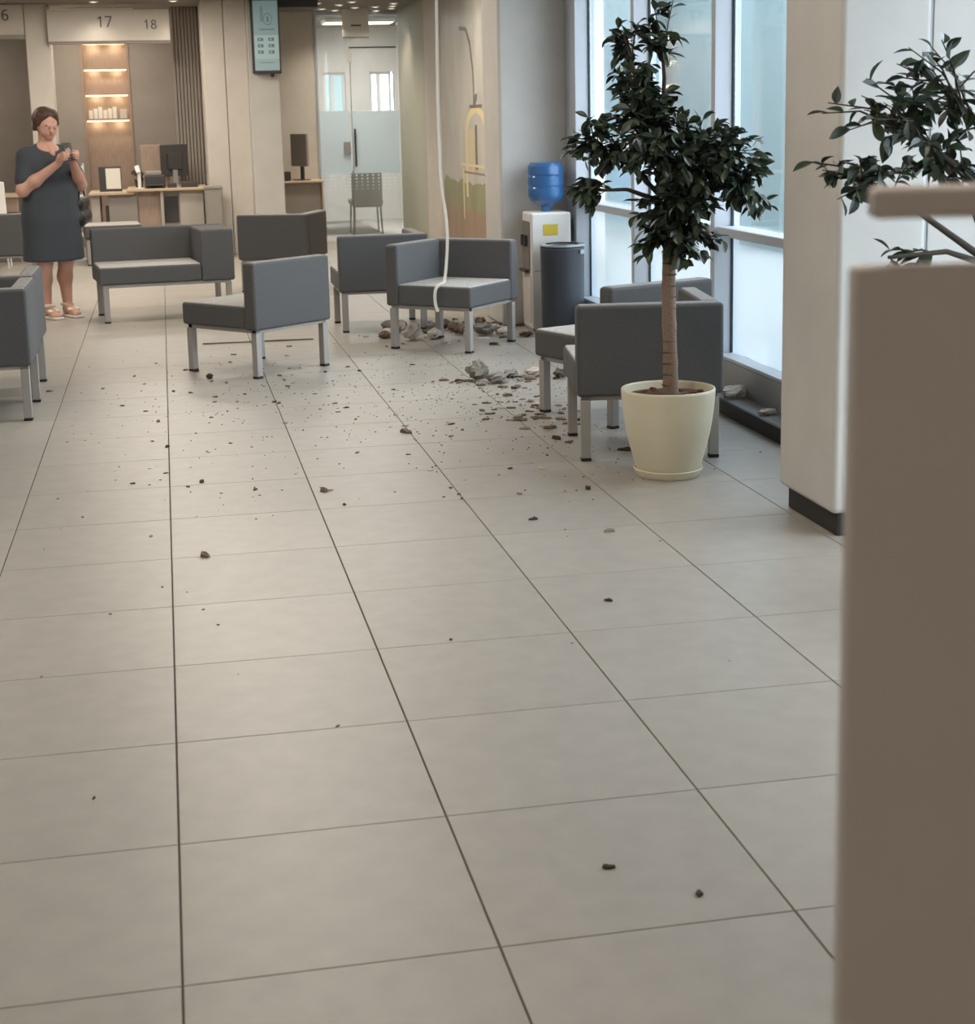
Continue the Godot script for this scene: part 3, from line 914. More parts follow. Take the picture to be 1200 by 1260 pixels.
func mural_mat() -> StandardMaterial3D:
	var W := 1024
	var Hh := 512
	var im := Image.create(W, Hh, false, Image.FORMAT_RGB8)
	var nz := FastNoiseLite.new()
	nz.seed = 5
	nz.frequency = 0.012
	for y in Hh:
		for x in W:
			var v := y / float(Hh)
			var c := rgb8(176, 173, 164).lerp(rgb8(186, 180, 170), clampf(v * 1.4, 0, 1))
			if v > 0.70 + nz.get_noise_2d(x, 0) * 0.03: c = rgb8(140, 138, 104)
			if v > 0.80: c = rgb8(150, 126, 104)
			var n := nz.get_noise_2d(x, y * 0.5) * 0.06
			im.set_pixel(x, y, Color(c.r + n, c.g + n, c.b + n))
	# metres to pixels: z along the wall (far end left when seen from the hall), y up
	var line := func(z0: float, y0: float, z1: float, y1: float, t: float, c: Color) -> void:
		var steps := 160
		for k in steps + 1:
			var z := lerpf(z0, z1, k / float(steps))
			var y := lerpf(y0, y1, k / float(steps))
			var px := int((1.0 - (z + 15.5) / 6.1) * W)
			var py := int((H - y) / H * Hh)
			im.fill_rect(Rect2i(px - int(t), py - int(t * 0.5), int(t * 2) + 1, int(t) + 1), c)
	var dark := rgb8(96, 88, 84)
	var pale := rgb8(214, 196, 150)
	var pts := [Vector2(-14.3, 2.48), Vector2(-13.95, 2.45), Vector2(-13.75, 2.3), Vector2(-13.62, 2.05), Vector2(-13.58, 1.85), Vector2(-13.6, 1.62)]
	for k in pts.size() - 1: line.call(pts[k].x, pts[k].y, pts[k + 1].x, pts[k + 1].y, 5.0, dark)
	line.call(-12.9, 2.1, -12.85, 1.75, 6.0, rgb8(120, 110, 104))
	for z in [-14.05, -12.95]: line.call(z, 0.75, z, 1.35, 9.0, pale)
	for k in 16:
		var a0 := PI * k / 16.0
		var a1 := PI * (k + 1) / 16.0
		line.call(-13.5 + cos(a0) * 0.55, 1.35 + sin(a0) * 0.28, -13.5 + cos(a1) * 0.55, 1.35 + sin(a1) * 0.28, 9.0, pale)
	for k in 3: line.call(-13.85 + k * 0.1, 1.0, -13.85 + k * 0.1, 1.4, 8.0, rgb8(196, 180, 142))
	line.call(-13.5, 1.05, -13.5, 1.45, 9.0, rgb8(110, 96, 78))
	line.call(-13.8, 1.66, -13.2, 1.66, 5.0, rgb8(104, 92, 80))
	line.call(-13.55, 1.70, -13.45, 1.76, 8.0, dark)
	line.call(-14.4, 1.06, -12.6, 1.06, 4.0, pale)
	line.call(-14.2, 0.98, -12.9, 0.98, 3.0, rgb8(140, 124, 100))
	line.call(-14.25, 0.5, -14.25, 1.0, 5.0, pale)
	line.call(-12.75, 0.5, -12.75, 1.0, 5.0, pale)
	var m := mat("mural_print", Color.WHITE, 0.35)
	m.albedo_texture = ImageTexture.create_from_image(im)
	m.uv1_triplanar = true
	m.uv1_triplanar_sharpness = 8.0
	m.uv1_scale = Vector3(1.0, 1.0 / H, 1.0 / 6.1)
	m.uv1_offset = Vector3(0.0, 0.5, 0.5)
	return m

func column_corner() -> void:
	var c := struct("column")
	slab("cladding", Vector3(3.10, 0.0, -9.55), Vector3(3.78, H, -8.95), M.white_panel, c, 0.025, 2)
	slab("jamb_post", Vector3(3.60, 0.0, -8.94), Vector3(3.76, H, -8.66), M.alu, c, 0.01)
	# water cooler in front of the column
	var w := thing("water_cooler", "white water cooler with a blue bottle standing by the column", "water cooler", Vector3(3.395, 0, -8.735))
	slab("body", Vector3(-0.15, 0.015, -0.15), Vector3(0.15, 0.865, 0.15), M.white, w, 0.018, 2)
	slab("base", Vector3(-0.145, 0.0, -0.145), Vector3(0.145, 0.015, 0.145), M.counter_grey, w, 0.003)
	slab("side_panel", Vector3(-0.156, 0.06, -0.13), Vector3(-0.15, 0.42, 0.13), M.cream, w, 0.003)
	slab("tap_recess", Vector3(-0.158, 0.44, -0.11), Vector3(-0.15, 0.80, 0.11), M.taupe_dark, w, 0.003)
	slab("tap", Vector3(-0.185, 0.62, -0.06), Vector3(-0.157, 0.70, -0.03), M.dark_grey, w, 0.005)
	slab("tap", Vector3(-0.185, 0.62, 0.03), Vector3(-0.157, 0.70, 0.06), M.dark_grey, w, 0.005)
	slab("drip_tray", Vector3(-0.19, 0.43, -0.09), Vector3(-0.157, 0.45, 0.09), M.dark_grey, w, 0.004)
	slab("sticker", Vector3(-0.06, 0.70, 0.15), Vector3(0.05, 0.78, 0.152), M.yellow, w, 0.0008)
	slab("front_seam", Vector3(-0.13, 0.44, 0.149), Vector3(0.14, 0.446, 0.1512), M.alu_grey, w, 0.0008)
	var b := put("water_bottle", lathe([Vector2(0.0, 0.0), Vector2(0.035, 0.0), Vector2(0.04, 0.04), Vector2(0.11, 0.08), Vector2(0.13, 0.11), Vector2(0.132, 0.17), Vector2(0.125, 0.18), Vector2(0.132, 0.19), Vector2(0.132, 0.25), Vector2(0.125, 0.26), Vector2(0.132, 0.27), Vector2(0.13, 0.33), Vector2(0.11, 0.355), Vector2(0.0, 0.36)], 32), M.bottle_blue, null, Vector3(3.395, 0.866, -8.735))
	tag(b, "translucent blue water bottle upside down on the cooler", "bottle")
	# bin
	var t := thing("waste_bin", "dark grey cylindrical waste bin with bright rim beside the cooler", "bin", Vector3(3.425, 0, -8.38))
	put("body", lathe([Vector2(0, 0.0), Vector2(0.148, 0.0), Vector2(0.152, 0.01), Vector2(0.158, 0.62), Vector2(0.156, 0.63), Vector2(0.12, 0.63)], 48), M.bin, t)
	put("rim", lathe([Vector2(0.159, 0.636), Vector2(0.1625, 0.64), Vector2(0.1625, 0.65), Vector2(0.158, 0.655), Vector2(0.125, 0.652), Vector2(0.12, 0.64)], 48), M.bin_rim, t)
	put("opening", lathe([Vector2(0.122, 0.655), Vector2(0.12, 0.60), Vector2(0.0, 0.59)], 32), M.black, t)
	put("clip", rbox(Vector3(0.05, 0.03, 0.012), 0.004), M.bin_rim, t, Vector3(0.115, 0.60, 0.118), Vector3(0, 0.75, 0))
	# the white strip that hangs from the ceiling over the corner chair
	var s := strip_mesh([Vector3(2.478, H - 0.005, -7.93), Vector3(2.480, 2.32, -7.92), Vector3(2.472, 1.7, -7.93), Vector3(2.476, 1.18, -7.92), Vector3(2.498, 0.95, -7.90), Vector3(2.505, 0.78, -7.88), Vector3(2.49, 0.60, -7.86), Vector3(2.468, 0.49, -7.82), Vector3(2.446, 0.472, -7.77), Vector3(2.41, 0.46, -7.735), Vector3(2.385, 0.42, -7.725), Vector3(2.385, 0.34, -7.73), Vector3(2.40, 0.285, -7.72)], 0.020, 0.006)
	var o := put("hanging_strip", s, mat("strip", rgb8(206, 200, 188), 0.6))
	tag(o, "loose cream strip dangling from the ceiling across the corner chair", "strip")

func strip_mesh(path: Array, wide: float, thick: float) -> ArrayMesh:
	var c := Curve3D.new()
	for i in path.size():
		var d: Vector3 = (path[min(i + 1, path.size() - 1)] - path[max(i - 1, 0)]) * 0.2
		c.add_point(path[i], -d, d)
	var pts := c.tessellate(3, 3)
	var st := start()
	var prev := []
	for i in pts.size():
		var d := (pts[mini(i + 1, pts.size() - 1)] - pts[maxi(i - 1, 0)]).normalized()
		var side := Vector3(1, 0, 0.15).normalized()
		var out := side.cross(d).normalized()
		side = d.cross(out).normalized()
		var ring := [pts[i] + side * wide / 2 + out * thick / 2, pts[i] - side * wide / 2 + out * thick / 2, pts[i] - side * wide / 2 - out * thick / 2, pts[i] + side * wide / 2 - out * thick / 2]
		if prev:
			for k in 4:
				var q := (k + 1) % 4
				var o: Vector3 = (ring[k] + ring[q]) * 0.5 - pts[i]
				flat_tri(st, prev[k], prev[q], ring[q], o)
				flat_tri(st, prev[k], ring[q], ring[k], o)
		if i == 0 or i == pts.size() - 1:
			var o := d if i else -d
			flat_tri(st, ring[0], ring[1], ring[2], o)
			flat_tri(st, ring[0], ring[2], ring[3], o)
		prev = ring
	return st.commit()

# ---------------------------------------------------------------- seats
const S := 0.67
func chair(at: Vector3, deg: float, label: String, kind := "corner", group := "grey lounge chairs of the waiting area") -> Node3D:
	var t := thing("pouf" if kind == "pouf" else "lounge_chair", label, "pouf" if kind == "pouf" else "chair", at, deg_to_rad(deg), group)
	var s := 0.63 if kind == "pouf" else S
	var h := s / 2
	# frame and legs
	var fr := start()
	for q in 4:
		var xf := Transform3D(Basis(Vector3.UP, q * PI / 2), Vector3(0, 0.296, 0))
		add_rbox(fr, Vector3(s - 0.05, 0.03, 0.04), 0.003, 1, xf * Transform3D(Basis(), Vector3(0, 0, h - 0.045)))
	if not meshes.has("frame%s" % kind): meshes["frame%s" % kind] = fr.commit()
	put("frame", meshes["frame%s" % kind], M.steel, t)
	for x in [-1, 1]:
		for z in [-1, 1]:
			var lg := put("leg", rbox(Vector3(0.045, 0.27, 0.045), 0.004), M.steel, t, Vector3(x * (h - 0.04), 0.149, z * (h - 0.04)))
			put("foot_pad", rbox(Vector3(0.047, 0.014, 0.047), 0.003), M.rubber, lg, Vector3(0, -0.142, 0))
	# cushion: panels stand on the -z and +x sides
	var x1 := h - 0.1 if kind == "corner" else h
	var z0 := -h + 0.1 if kind != "pouf" else -h
	slab("seat", Vector3(-h, 0.305, z0), Vector3(x1, 0.446, h), M.fabric, t, 0.018, 2)
	slab("lit_seat_top", Vector3(-h + 0.008, 0.43, z0 + 0.002), Vector3(x1 - 0.008, 0.45, h - 0.008), M.dusty_lit, t, 0.012, 2)  # thin paler layer: lit, dusty top of the same grey seat
	if kind != "pouf":
		var e := h - 0.1 if kind == "corner" else h
		slab("backrest", Vector3(-h, 0.30, -h), Vector3(e, 0.715, -h + 0.1), M.fabric, t, 0.018, 2)
		slab("lit_back_top", Vector3(-h + 0.012, 0.70, -h + 0.012), Vector3(e - 0.012, 0.7185, -h + 0.088), M.dusty_lit_rim, t, 0.012, 2)  # paler layer carries the light falling on the backrest top
	if kind == "corner":
		slab("backrest", Vector3(h - 0.1, 0.30, -h), Vector3(h, 0.715, h), M.fabric, t, 0.018, 2)
		slab("lit_back_top", Vector3(h - 0.088, 0.70, -h + 0.012), Vector3(h - 0.012, 0.7185, h - 0.012), M.dusty_lit_rim, t, 0.012, 2)
	return t

func seats() -> void:
	chair(Vector3(2.815, 0, -4.43), -98.5, "dark grey corner chair right behind the potted tree, back turned")
	chair(Vector3(2.97, 0, -5.265), -158, "grey chair beyond the one behind the potted tree, by the window", "single")
	chair(Vector3(2.57, 0, -8.1), 49, "grey corner chair under the hanging cream strip, seat top painted pale for dust and light")
	chair(Vector3(-0.435, 0, -6.355), -90, "nearest grey corner chair cut off by the left picture edge")
	chair(Vector3(-0.452, 0, -7.12), -90, "grey corner chair second in the row at the left picture edge")
	chair(Vector3(2.215, 0, -9.33), -90, "grey corner chair half hidden behind the one with the hanging strip")
	chair(Vector3(1.72, 0, -12.38), -112, "far grey corner chair in front of the white pillar with the display")
	chair(Vector3(0.04, 0, -16.05), 4, "farthest grey pouf, low between the woman's skirt and the wide bench", "pouf", "")
	chair(Vector3(-1.0, 0, -14.0), -90, "grey corner chair behind the woman at the far left")
	chair(Vector3(1.187, 0, -7.49), -139.5, "grey chair alone in the middle of the hall, backrest to the right", "single")
	# wide bench with a block arm
	var b := thing("lounge_bench", "wide grey bench with a broad block arm beside the woman", "bench", Vector3(0.60, 0, -10.62), deg_to_rad(7))
	slab("frame", Vector3(-0.51, 0.28, -0.31), Vector3(0.51, 0.305, 0.31), M.steel, b, 0.003)
	for x in [-0.49, 0.49]:
		for z in [-0.29, 0.29]:
			var lg := put("leg", rbox(Vector3(0.045, 0.27, 0.045), 0.004), M.steel, b, Vector3(x, 0.149, z))
			put("foot_pad", rbox(Vector3(0.047, 0.014, 0.047), 0.003), M.rubber, lg, Vector3(0, -0.142, 0))
	slab("seat", Vector3(-0.54, 0.305, -0.235), Vector3(0.27, 0.446, 0.335), M.fabric, b, 0.018, 2)
	slab("lit_seat_top", Vector3(-0.53, 0.43, -0.233), Vector3(0.265, 0.45, 0.327), M.dusty_lit, b, 0.012, 2)  # bench top paled likewise for dust and caught light
	slab("backrest", Vector3(-0.54, 0.30, -0.335), Vector3(0.54, 0.72, -0.235), M.fabric, b, 0.018, 2)
	slab("arm", Vector3(0.272, 0.30, -0.234), Vector3(0.54, 0.715, 0.335), M.fabric, b, 0.018, 2)

func foreground_screen() -> void:
	var t := thing("partition_screen", "tall beige partition screen with a top rail, close at the right", "partition", Vector3(1.131, 0, 1.695), -0.19)
	slab("panel", Vector3(0, 0.03, -0.012), Vector3(0.9, 1.456, 0.012), M.screen_panel, t, 0.004)
	slab("top_rail", Vector3(0.012, 1.489, -0.012), Vector3(0.9, 1.512, 0.012), M.screen_panel, t, 0.006, 2)
	for x in [0.32, 0.86]:
		slab("rail_post", Vector3(x, 1.456, -0.008), Vector3(x + 0.02, 1.489, 0.008), M.screen_panel, t, 0.003)
		slab("foot", Vector3(x - 0.03, 0, -0.2), Vector3(x + 0.03, 0.03, 0.2), M.dark_grey, t, 0.006)

# ---------------------------------------------------------------- plants
func leaf_mesh(v: int) -> ArrayMesh:
	var key := "leaf%d" % v
	if meshes.has(key): return meshes[key]
	var st := start()
	var L: float = [0.064, 0.072, 0.056][v]
	var W: float = [0.0165, 0.0175, 0.0155][v]
	var bend: float = [0.10, 0.22, 0.32][v]
	var prof := [0.10, 0.66, 0.98, 1.0, 0.66, 0.0]
	var pts := []
	for i in 6:
		var t := i / 5.0
		var y := -bend * L * t * t
		var w: float = W * prof[i]
		pts.append([Vector3(-w, y + w * 0.35, L * t), Vector3(0, y, L * t), Vector3(w, y + w * 0.35, L * t)])
	for i in 5:
		for s in 2:
			var a: Vector3 = pts[i][s]
			var b: Vector3 = pts[i][s + 1]
			var c: Vector3 = pts[i + 1][s + 1]
			var d: Vector3 = pts[i + 1][s]
			flat_tri(st, a, b, c, Vector3.UP)
			if i < 4: flat_tri(st, a, c, d, Vector3.UP)
	meshes[key] = st.commit()
	return meshes[key]

func crown(root: Node3D, from: Array, lobes: Array, leaves_each: float, eye: Vector3, size := 1.0) -> void:
	# lobes: [centre, radii, number of twigs, root index in from]; leaves go along the outer part of every twig
	var all := []
	for lb in lobes:
		var st := start()
		var c: Vector3 = lb[0]
		var r: Vector3 = lb[1]
		var o: Vector3 = from[lb[3]]
		var mid := o.lerp(c, 0.55) + Vector3(rng.randf_range(-0.03, 0.03), 0.03, rng.randf_range(-0.03, 0.03))
		add_tube(st, [o, o.lerp(mid, 0.5), mid, c], [0.013, 0.011, 0.009, 0.006], 6)
		for k in lb[2]:
			var e := Vector3(rng.randfn(), rng.randfn(), rng.randfn()).normalized()
			var tip := c + e * r * pow(rng.randf(), 0.25)
			var s: Vector3 = mid.lerp(c, rng.randf_range(0.1, 1.0))
			var m2 := s.lerp(tip, 0.5) + Vector3(0, 0.12 * s.distance_to(tip), 0)
			add_tube(st, [s, m2, tip], [0.0038, 0.003, 0.0016], 4)
			var n := int(leaves_each * rng.randf_range(0.8, 1.2))
			for q in n:
				var t := lerpf(0.25, 1.0, (q + 0.5) / n)
				var p := s.lerp(m2, t * 2) if t < 0.5 else m2.lerp(tip, t * 2 - 1)
				var d: Vector3 = (tip - s).normalized()
				var sw := Vector3(rng.randfn(), rng.randfn() * 0.6, rng.randfn()).normalized()
				var dir := (d * 0.6 + sw * 0.8 + Vector3(0, -0.28, 0)).normalized()
				var up := (Vector3.UP + Vector3(rng.randfn(), 0, rng.randfn()) * 0.5).normalized()
				var z := dir
				var x := up.cross(z).normalized()
				var y := z.cross(x)
				var sc := size * rng.randf_range(0.75, 1.15)
				all.append([Transform3D(Basis(x, y, z) * sc, p), rng.randi_range(0, 2)])
		put("branch", st.commit(), M.twig, root)
	all.sort_custom(func(a, b): return (root.position + a[0].origin).distance_to(eye) < (root.position + b[0].origin).distance_to(eye))
	for i in mini(300, all.size()):
		var l := put("leaf", leaf_mesh(all[i][1]), M["leaf%d" % rng.randi_range(0, 2)], root)
		l.transform = all[i][0]
	if all.size() > 300:
		for v in 3:
			var rest := []
			for i in range(300, all.size()):
				if all[i][1] == v: rest.append(all[i][0])
			var mm := MultiMesh.new()
			mm.transform_format = MultiMesh.TRANSFORM_3D
			mm.mesh = leaf_mesh(v)
			mm.instance_count = rest.size()
			for i in rest.size(): mm.set_instance_transform(i, rest[i])
			var mi := MultiMeshInstance3D.new()
			mi.multimesh = mm
			mi.material_override = M["leaf%d" % v]
			mi.name = "foliage"
			mi.set_meta("kind", "stuff")
			root.add_child(mi, true)

func pot_parts(root: Node3D, k := 1.0) -> void:
	put("saucer", lathe([Vector2(0.0, 0.0), Vector2(0.136 * k, 0.0), Vector2(0.143 * k, 0.010), Vector2(0.152 * k, 0.034), Vector2(0.150 * k, 0.039), Vector2(0.146 * k, 0.038), Vector2(0.138 * k, 0.018), Vector2(0, 0.018)], 48), M.pot, root)
	var prof := []
	for p in [[0.0, 0.02], [0.132, 0.02], [0.140, 0.032], [0.152, 0.075], [0.166, 0.125], [0.180, 0.18], [0.191, 0.24], [0.199, 0.30], [0.204, 0.36], [0.205, 0.380], [0.203, 0.387], [0.198, 0.388], [0.195, 0.382], [0.188, 0.33]]:
		prof.append(Vector2(p[0] * k, p[1] * k + (0.02 - 0.02 * k)))
	put("pot", lathe(prof, 56), M.pot, root)
	put("soil", lathe([Vector2(0.190 * k, 0.352 * k), Vector2(0.1 * k, 0.362 * k), Vector2(0.0, 0.366 * k)], 32), M.soil, root)

func ficus_near_seats() -> void:
	var root := thing("ficus_tree", "ficus tree with dense dark crown in a cream pot before the chairs", "plant", Vector3(2.752, 0, -3.80))
	pot_parts(root)
	# bumps of soil and bark
	for k in 10:
		var a := rng.randf() * TAU
		put("soil_clod", bumpy(Vector3(0.03, 0.018, 0.03), 40 + k, 0.4, 4), M.soil, root, Vector3(cos(a) * rng.randf_range(0.06, 0.16), 0.362, sin(a) * rng.randf_range(0.06, 0.16)))
	var tr := []
	var rr := []
	var spine := [Vector3(0.012, 0.34, 0), Vector3(0.010, 0.50, 0.0), Vector3(0.004, 0.66, 0.004), Vector3(0.002, 0.82, 0), Vector3(0.006, 0.96, -0.004), Vector3(0.012, 1.10, 0), Vector3(-0.01, 1.25, 0.0), Vector3(-0.03, 1.42, 0.01)]
	var sr := [0.036, 0.032, 0.031, 0.030, 0.029, 0.026, 0.020, 0.013]
	for i in spine.size() - 1:
		for q in 4:
			var t := q / 4.0
			tr.append(spine[i].lerp(spine[i + 1], t))
			rr.append(lerpf(sr[i], sr[i + 1], t) * (1.0 + (0.06 if q == 0 else rng.randf_range(-0.02, 0.02))))
	tr.append(spine[-1])
	rr.append(sr[-1])
	put("trunk", tube(tr, rr, 12), M.bark, root)
	for k in 12:
		var y := 0.40 + k * 0.048
		put("bark_ring", lathe([Vector2(0.029, -0.003), Vector2(0.0345, 0), Vector2(0.029, 0.003)], 12), M.twig, root, Vector3(0.006, y, 0.0)).scale = Vector3.ONE * (1.02 - k * 0.006)
	var from := [Vector3(0.005, 1.02, 0), Vector3(0.0, 1.18, 0), Vector3(-0.03, 1.40, 0.01)]
	var lobes := [
		[Vector3(-0.12, 1.47, 0.05), Vector3(0.26, 0.20, 0.26), 56, 1],
		[Vector3(0.10, 1.36, 0.02), Vector3(0.24, 0.20, 0.27), 44, 1],
		[Vector3(0.28, 1.37, -0.03), Vector3(0.20, 0.18, 0.22), 34, 1],
		[Vector3(0.38, 1.24, 0.02), Vector3(0.10, 0.13, 0.14), 14, 1],
		[Vector3(0.05, 1.17, 0.06), Vector3(0.23, 0.15, 0.22), 40, 0],
		[Vector3(0.02, 1.02, 0.06), Vector3(0.20, 0.09, 0.18), 30, 0],
		[Vector3(-0.33, 1.42, 0.02), Vector3(0.12, 0.14, 0.16), 14, 1],
		[Vector3(-0.39, 1.25, 0.05), Vector3(0.06, 0.08, 0.08), 6, 1],
		[Vector3(-0.15, 1.70, 0.02), Vector3(0.14, 0.12, 0.15), 16, 2],
		[Vector3(-0.19, 1.88, 0.0), Vector3(0.07, 0.12, 0.08), 7, 2],
		[Vector3(-0.03, 1.90, 0.0), Vector3(0.09, 0.15, 0.10), 9, 2]]
	crown(root, from, lobes, 10.5, Vector3(0.654, 1.567, 2.76))

func ficus_by_pier() -> void:
	var root := thing("ficus_tree", "second ficus tree with looser leaves before the white pier at right", "plant", Vector3(3.12, 0, -1.7))
	pot_parts(root)
	put("trunk", tube([Vector3(0, 0.34, 0), Vector3(0.01, 0.7, 0.01), Vector3(0, 1.05, 0), Vector3(0.03, 1.3, 0)], [0.03, 0.026, 0.022, 0.014], 12), M.bark, root)
	var from := [Vector3(0.0, 1.08, 0), Vector3(0.02, 1.25, 0)]
	var lobes := [
		[Vector3(-0.40, 1.54, 0.0), Vector3(0.17, 0.13, 0.18), 17, 1],
		[Vector3(-0.48, 1.36, 0.03), Vector3(0.18, 0.09, 0.16), 19, 0],
		[Vector3(-0.19, 1.62, 0.0), Vector3(0.17, 0.17, 0.18), 22, 1],
		[Vector3(-0.22, 1.43, 0.0), Vector3(0.18, 0.12, 0.16), 16, 0],
		[Vector3(-0.36, 1.125, 0.02), Vector3(0.14, 0.035, 0.1), 4, 0],
		[Vector3(0.10, 1.65, 0.0), Vector3(0.16, 0.2, 0.2), 12, 1]]
	crown(root, from, lobes, 5.0, Vector3(0.654, 1.567, 2.76), 1.08)

# ---------------------------------------------------------------- the woman
func woman() -> void:
	var root := thing("person", "woman in a dark short-sleeved dress looking down at her phone", "person", Vector3(-0.27, 0, -10.85), 0.55)
	var sk := []
	# legs
	for s in [-1.0, 1.0]:
		var ank := Vector3(0.085 * s, 0.075, 0.02 * s)
		var kn := Vector3(0.095 * s, 0.47, 0.02)
		sk.append([Vector3(0.10 * s, 0.86, 0), kn, 0.095, 0.062])
		sk.append([kn, Vector3(0.092 * s, 0.33, -0.015), 0.060, 0.062])
		sk.append([Vector3(0.092 * s, 0.33, -0.015), ank, 0.058, 0.036])
		sk.append([ank, Vector3(0.09 * s, 0.045, 0.10), 0.036, 0.030])
		sk.append([ank, Vector3(0.087 * s, 0.04, -0.025), 0.034, 0.028])
		for q in 5:
			var tx: float = (0.062 + q * 0.016) * s
			sk.append([Vector3(0.09 * s, 0.04, 0.09), Vector3(tx, 0.030, 0.165 - q * 0.009), 0.020, 0.011 if q else 0.014])
	# torso, neck
	sk.append([Vector3(0, 0.90, 0), Vector3(0, 1.30, -0.01), 0.13, 0.14, 0.8])
	sk.append([Vector3(-0.14, 1.32, -0.02), Vector3(0.14, 1.32, -0.02), 0.062, 0.062])
	sk.append([Vector3(0, 1.36, -0.02), Vector3(0, 1.50, 0.015), 0.062, 0.054])
	# arms
	var arms := [[Vector3(-0.17, 1.315, -0.02), Vector3(-0.245, 1.055, 0.03), Vector3(-0.045, 1.265, 0.27), -1.0], [Vector3(0.17, 1.315, -0.02), Vector3(0.25, 1.08, 0.06), Vector3(0.085, 1.27, 0.275), 1.0]]
	for a in arms:
		sk.append([a[0], a[1], 0.060, 0.052])
		sk.append([a[1], a[1].lerp(a[2], 0.35), 0.051, 0.048])
		sk.append([a[1].lerp(a[2], 0.35), a[2], 0.047, 0.029])
	var whole := start()
	whole.append_from(body(sk, 0.012, 0.03), 0, Transform3D())
	# head and hands belong to the body but get finer cells
	var hd := [
		[Vector3(0, 1.60, -0.005), Vector3(0, 1.585, 0.012), 0.088, 0.085],
		[Vector3(0, 1.56, 0.035), Vector3(0, 1.50, 0.062), 0.066, 0.040],
		[Vector3(-0.028, 1.535, 0.05), Vector3(0.028, 1.535, 0.05), 0.044, 0.044],
		[Vector3(0, 1.575, 0.098), Vector3(0, 1.546, 0.112), 0.009, 0.014],
		[Vector3(-0.03, 1.592, 0.090), Vector3(0.03, 1.592, 0.090), 0.012, 0.012],
		[Vector3(-0.018, 1.518, 0.090), Vector3(0.018, 1.518, 0.090), 0.010, 0.010],
		[Vector3(-0.086, 1.58, 0.0), Vector3(-0.088, 1.55, 0.0), 0.014, 0.010],
		[Vector3(0.086, 1.58, 0.0), Vector3(0.088, 1.55, 0.0), 0.014, 0.010],
		[Vector3(0, 1.50, 0.0), Vector3(0, 1.46, 0.005), 0.056, 0.054]]
	var pivot := Vector3(0, 1.5, 0)
	var nod := Basis(Vector3.RIGHT, 0.30)
	for b in hd:
		for q in 2: b[q] = pivot + nod * (b[q] - pivot)
	whole.append_from(body(hd, 0.005, 0.014), 0, Transform3D())
	for s in [-1.0, 1.0]:
		var e: Vector3 = pivot + nod * (Vector3(0.031 * s, 1.574, 0.092) - pivot)
		put("eye", rbox(Vector3(0.024, 0.007, 0.012), 0.003, 2), M.white, root, e)
		put("pupil", rbox(Vector3(0.011, 0.008, 0.008), 0.003, 2), M.black, root, e + Vector3(0.002, -0.002, 0.006))
		put("eyebrow", rbox(Vector3(0.034, 0.006, 0.010), 0.002), M.hair, root, e + Vector3(0, 0.022, 0.006))
	put("mouth", rbox(Vector3(0.042, 0.011, 0.012), 0.004, 2), M.lips, root, pivot + nod * (Vector3(0, 1.518, 0.097) - pivot))
	var hr := [
		[Vector3(0, 1.615, -0.035), Vector3(0, 1.605, -0.022), 0.097, 0.096],
		[Vector3(-0.05, 1.655, 0.005), Vector3(0.05, 1.655, 0.005), 0.046, 0.046],
		[Vector3(-0.085, 1.62, 0.0), Vector3(-0.088, 1.54, -0.01), 0.026, 0.020],
		[Vector3(0.085, 1.62, 0.0), Vector3(0.088, 1.54, -0.01), 0.026, 0.020],
		[Vector3(-0.045, 1.665, 0.045), Vector3(-0.085, 1.59, 0.035), 0.022, 0.014],
		[Vector3(0.045, 1.665, 0.045), Vector3(0.085, 1.59, 0.035), 0.022, 0.014],
		[Vector3(0, 1.58, -0.08), Vector3(0, 1.53, -0.07), 0.06, 0.045]]
	for b in hr:
		for q in 2: b[q] = pivot + nod * (b[q] - pivot)
	put("hair", body(hr, 0.006, 0.02), M.hair, root)
	# hands: palm, four fingers curled round the phone, thumb
	for a in arms:
		var s: float = a[3]
		var w: Vector3 = a[2]
		var hand := []
		var palm := w + Vector3(-0.010 * s, 0.045, 0.035)
		hand.append([w, palm, 0.027, 0.034])
		for q in 4:
			var base := palm + Vector3(0.012 * s, 0.026 - q * 0.018, 0.018)
			var ln: float = [0.036, 0.040, 0.037, 0.030][q]
			var k1 := base + Vector3(-0.006 * s, 0.012, ln)
			var k2 := k1 + Vector3(-ln * 0.75 * s, 0.004, 0.008)
			var k3 := k2 + Vector3(-ln * 0.45 * s, 0.0, -0.012)
			hand.append([base, k1, 0.010, 0.0092])
			hand.append([k1, k2, 0.0092, 0.0085])
			hand.append([k2, k3, 0.0085, 0.0075])
		var tb := palm + Vector3(-0.022 * s, 0.018, -0.008)
		var t1 := tb + Vector3(-0.016 * s, 0.030, 0.006)
		hand.append([palm, tb, 0.016, 0.013])
		hand.append([tb, t1, 0.012, 0.010])
		hand.append([t1, t1 + Vector3(-0.010 * s, 0.018, 0.012), 0.010, 0.008])
		whole.append_from(body(hand, 0.004, 0.006), 0, Transform3D())
	# dress with short sleeves
	var dr := []
	dr.append([Vector3(-0.13, 1.31, -0.02), Vector3(0.13, 1.31, -0.02), 0.082, 0.082])
	for s in [-1.0, 1.0]:
		dr.append([Vector3(0.065 * s, 1.375, -0.025), Vector3(0.16 * s, 1.31, -0.02), 0.045, 0.070])
	dr.append([Vector3(-0.06, 1.22, 0.04), Vector3(0.06, 1.22, 0.04), 0.135, 0.135, 0.85])
	dr.append([Vector3(0, 1.20, -0.01), Vector3(0, 1.02, 0.01), 0.185, 0.218, 0.80])
	dr.append([Vector3(0, 1.02, 0.01), Vector3(0, 0.82, 0.0), 0.218, 0.236, 0.82])
	dr.append([Vector3(0, 0.82, 0.0), Vector3(0, 0.40, 0.0), 0.236, 0.262, 0.80])
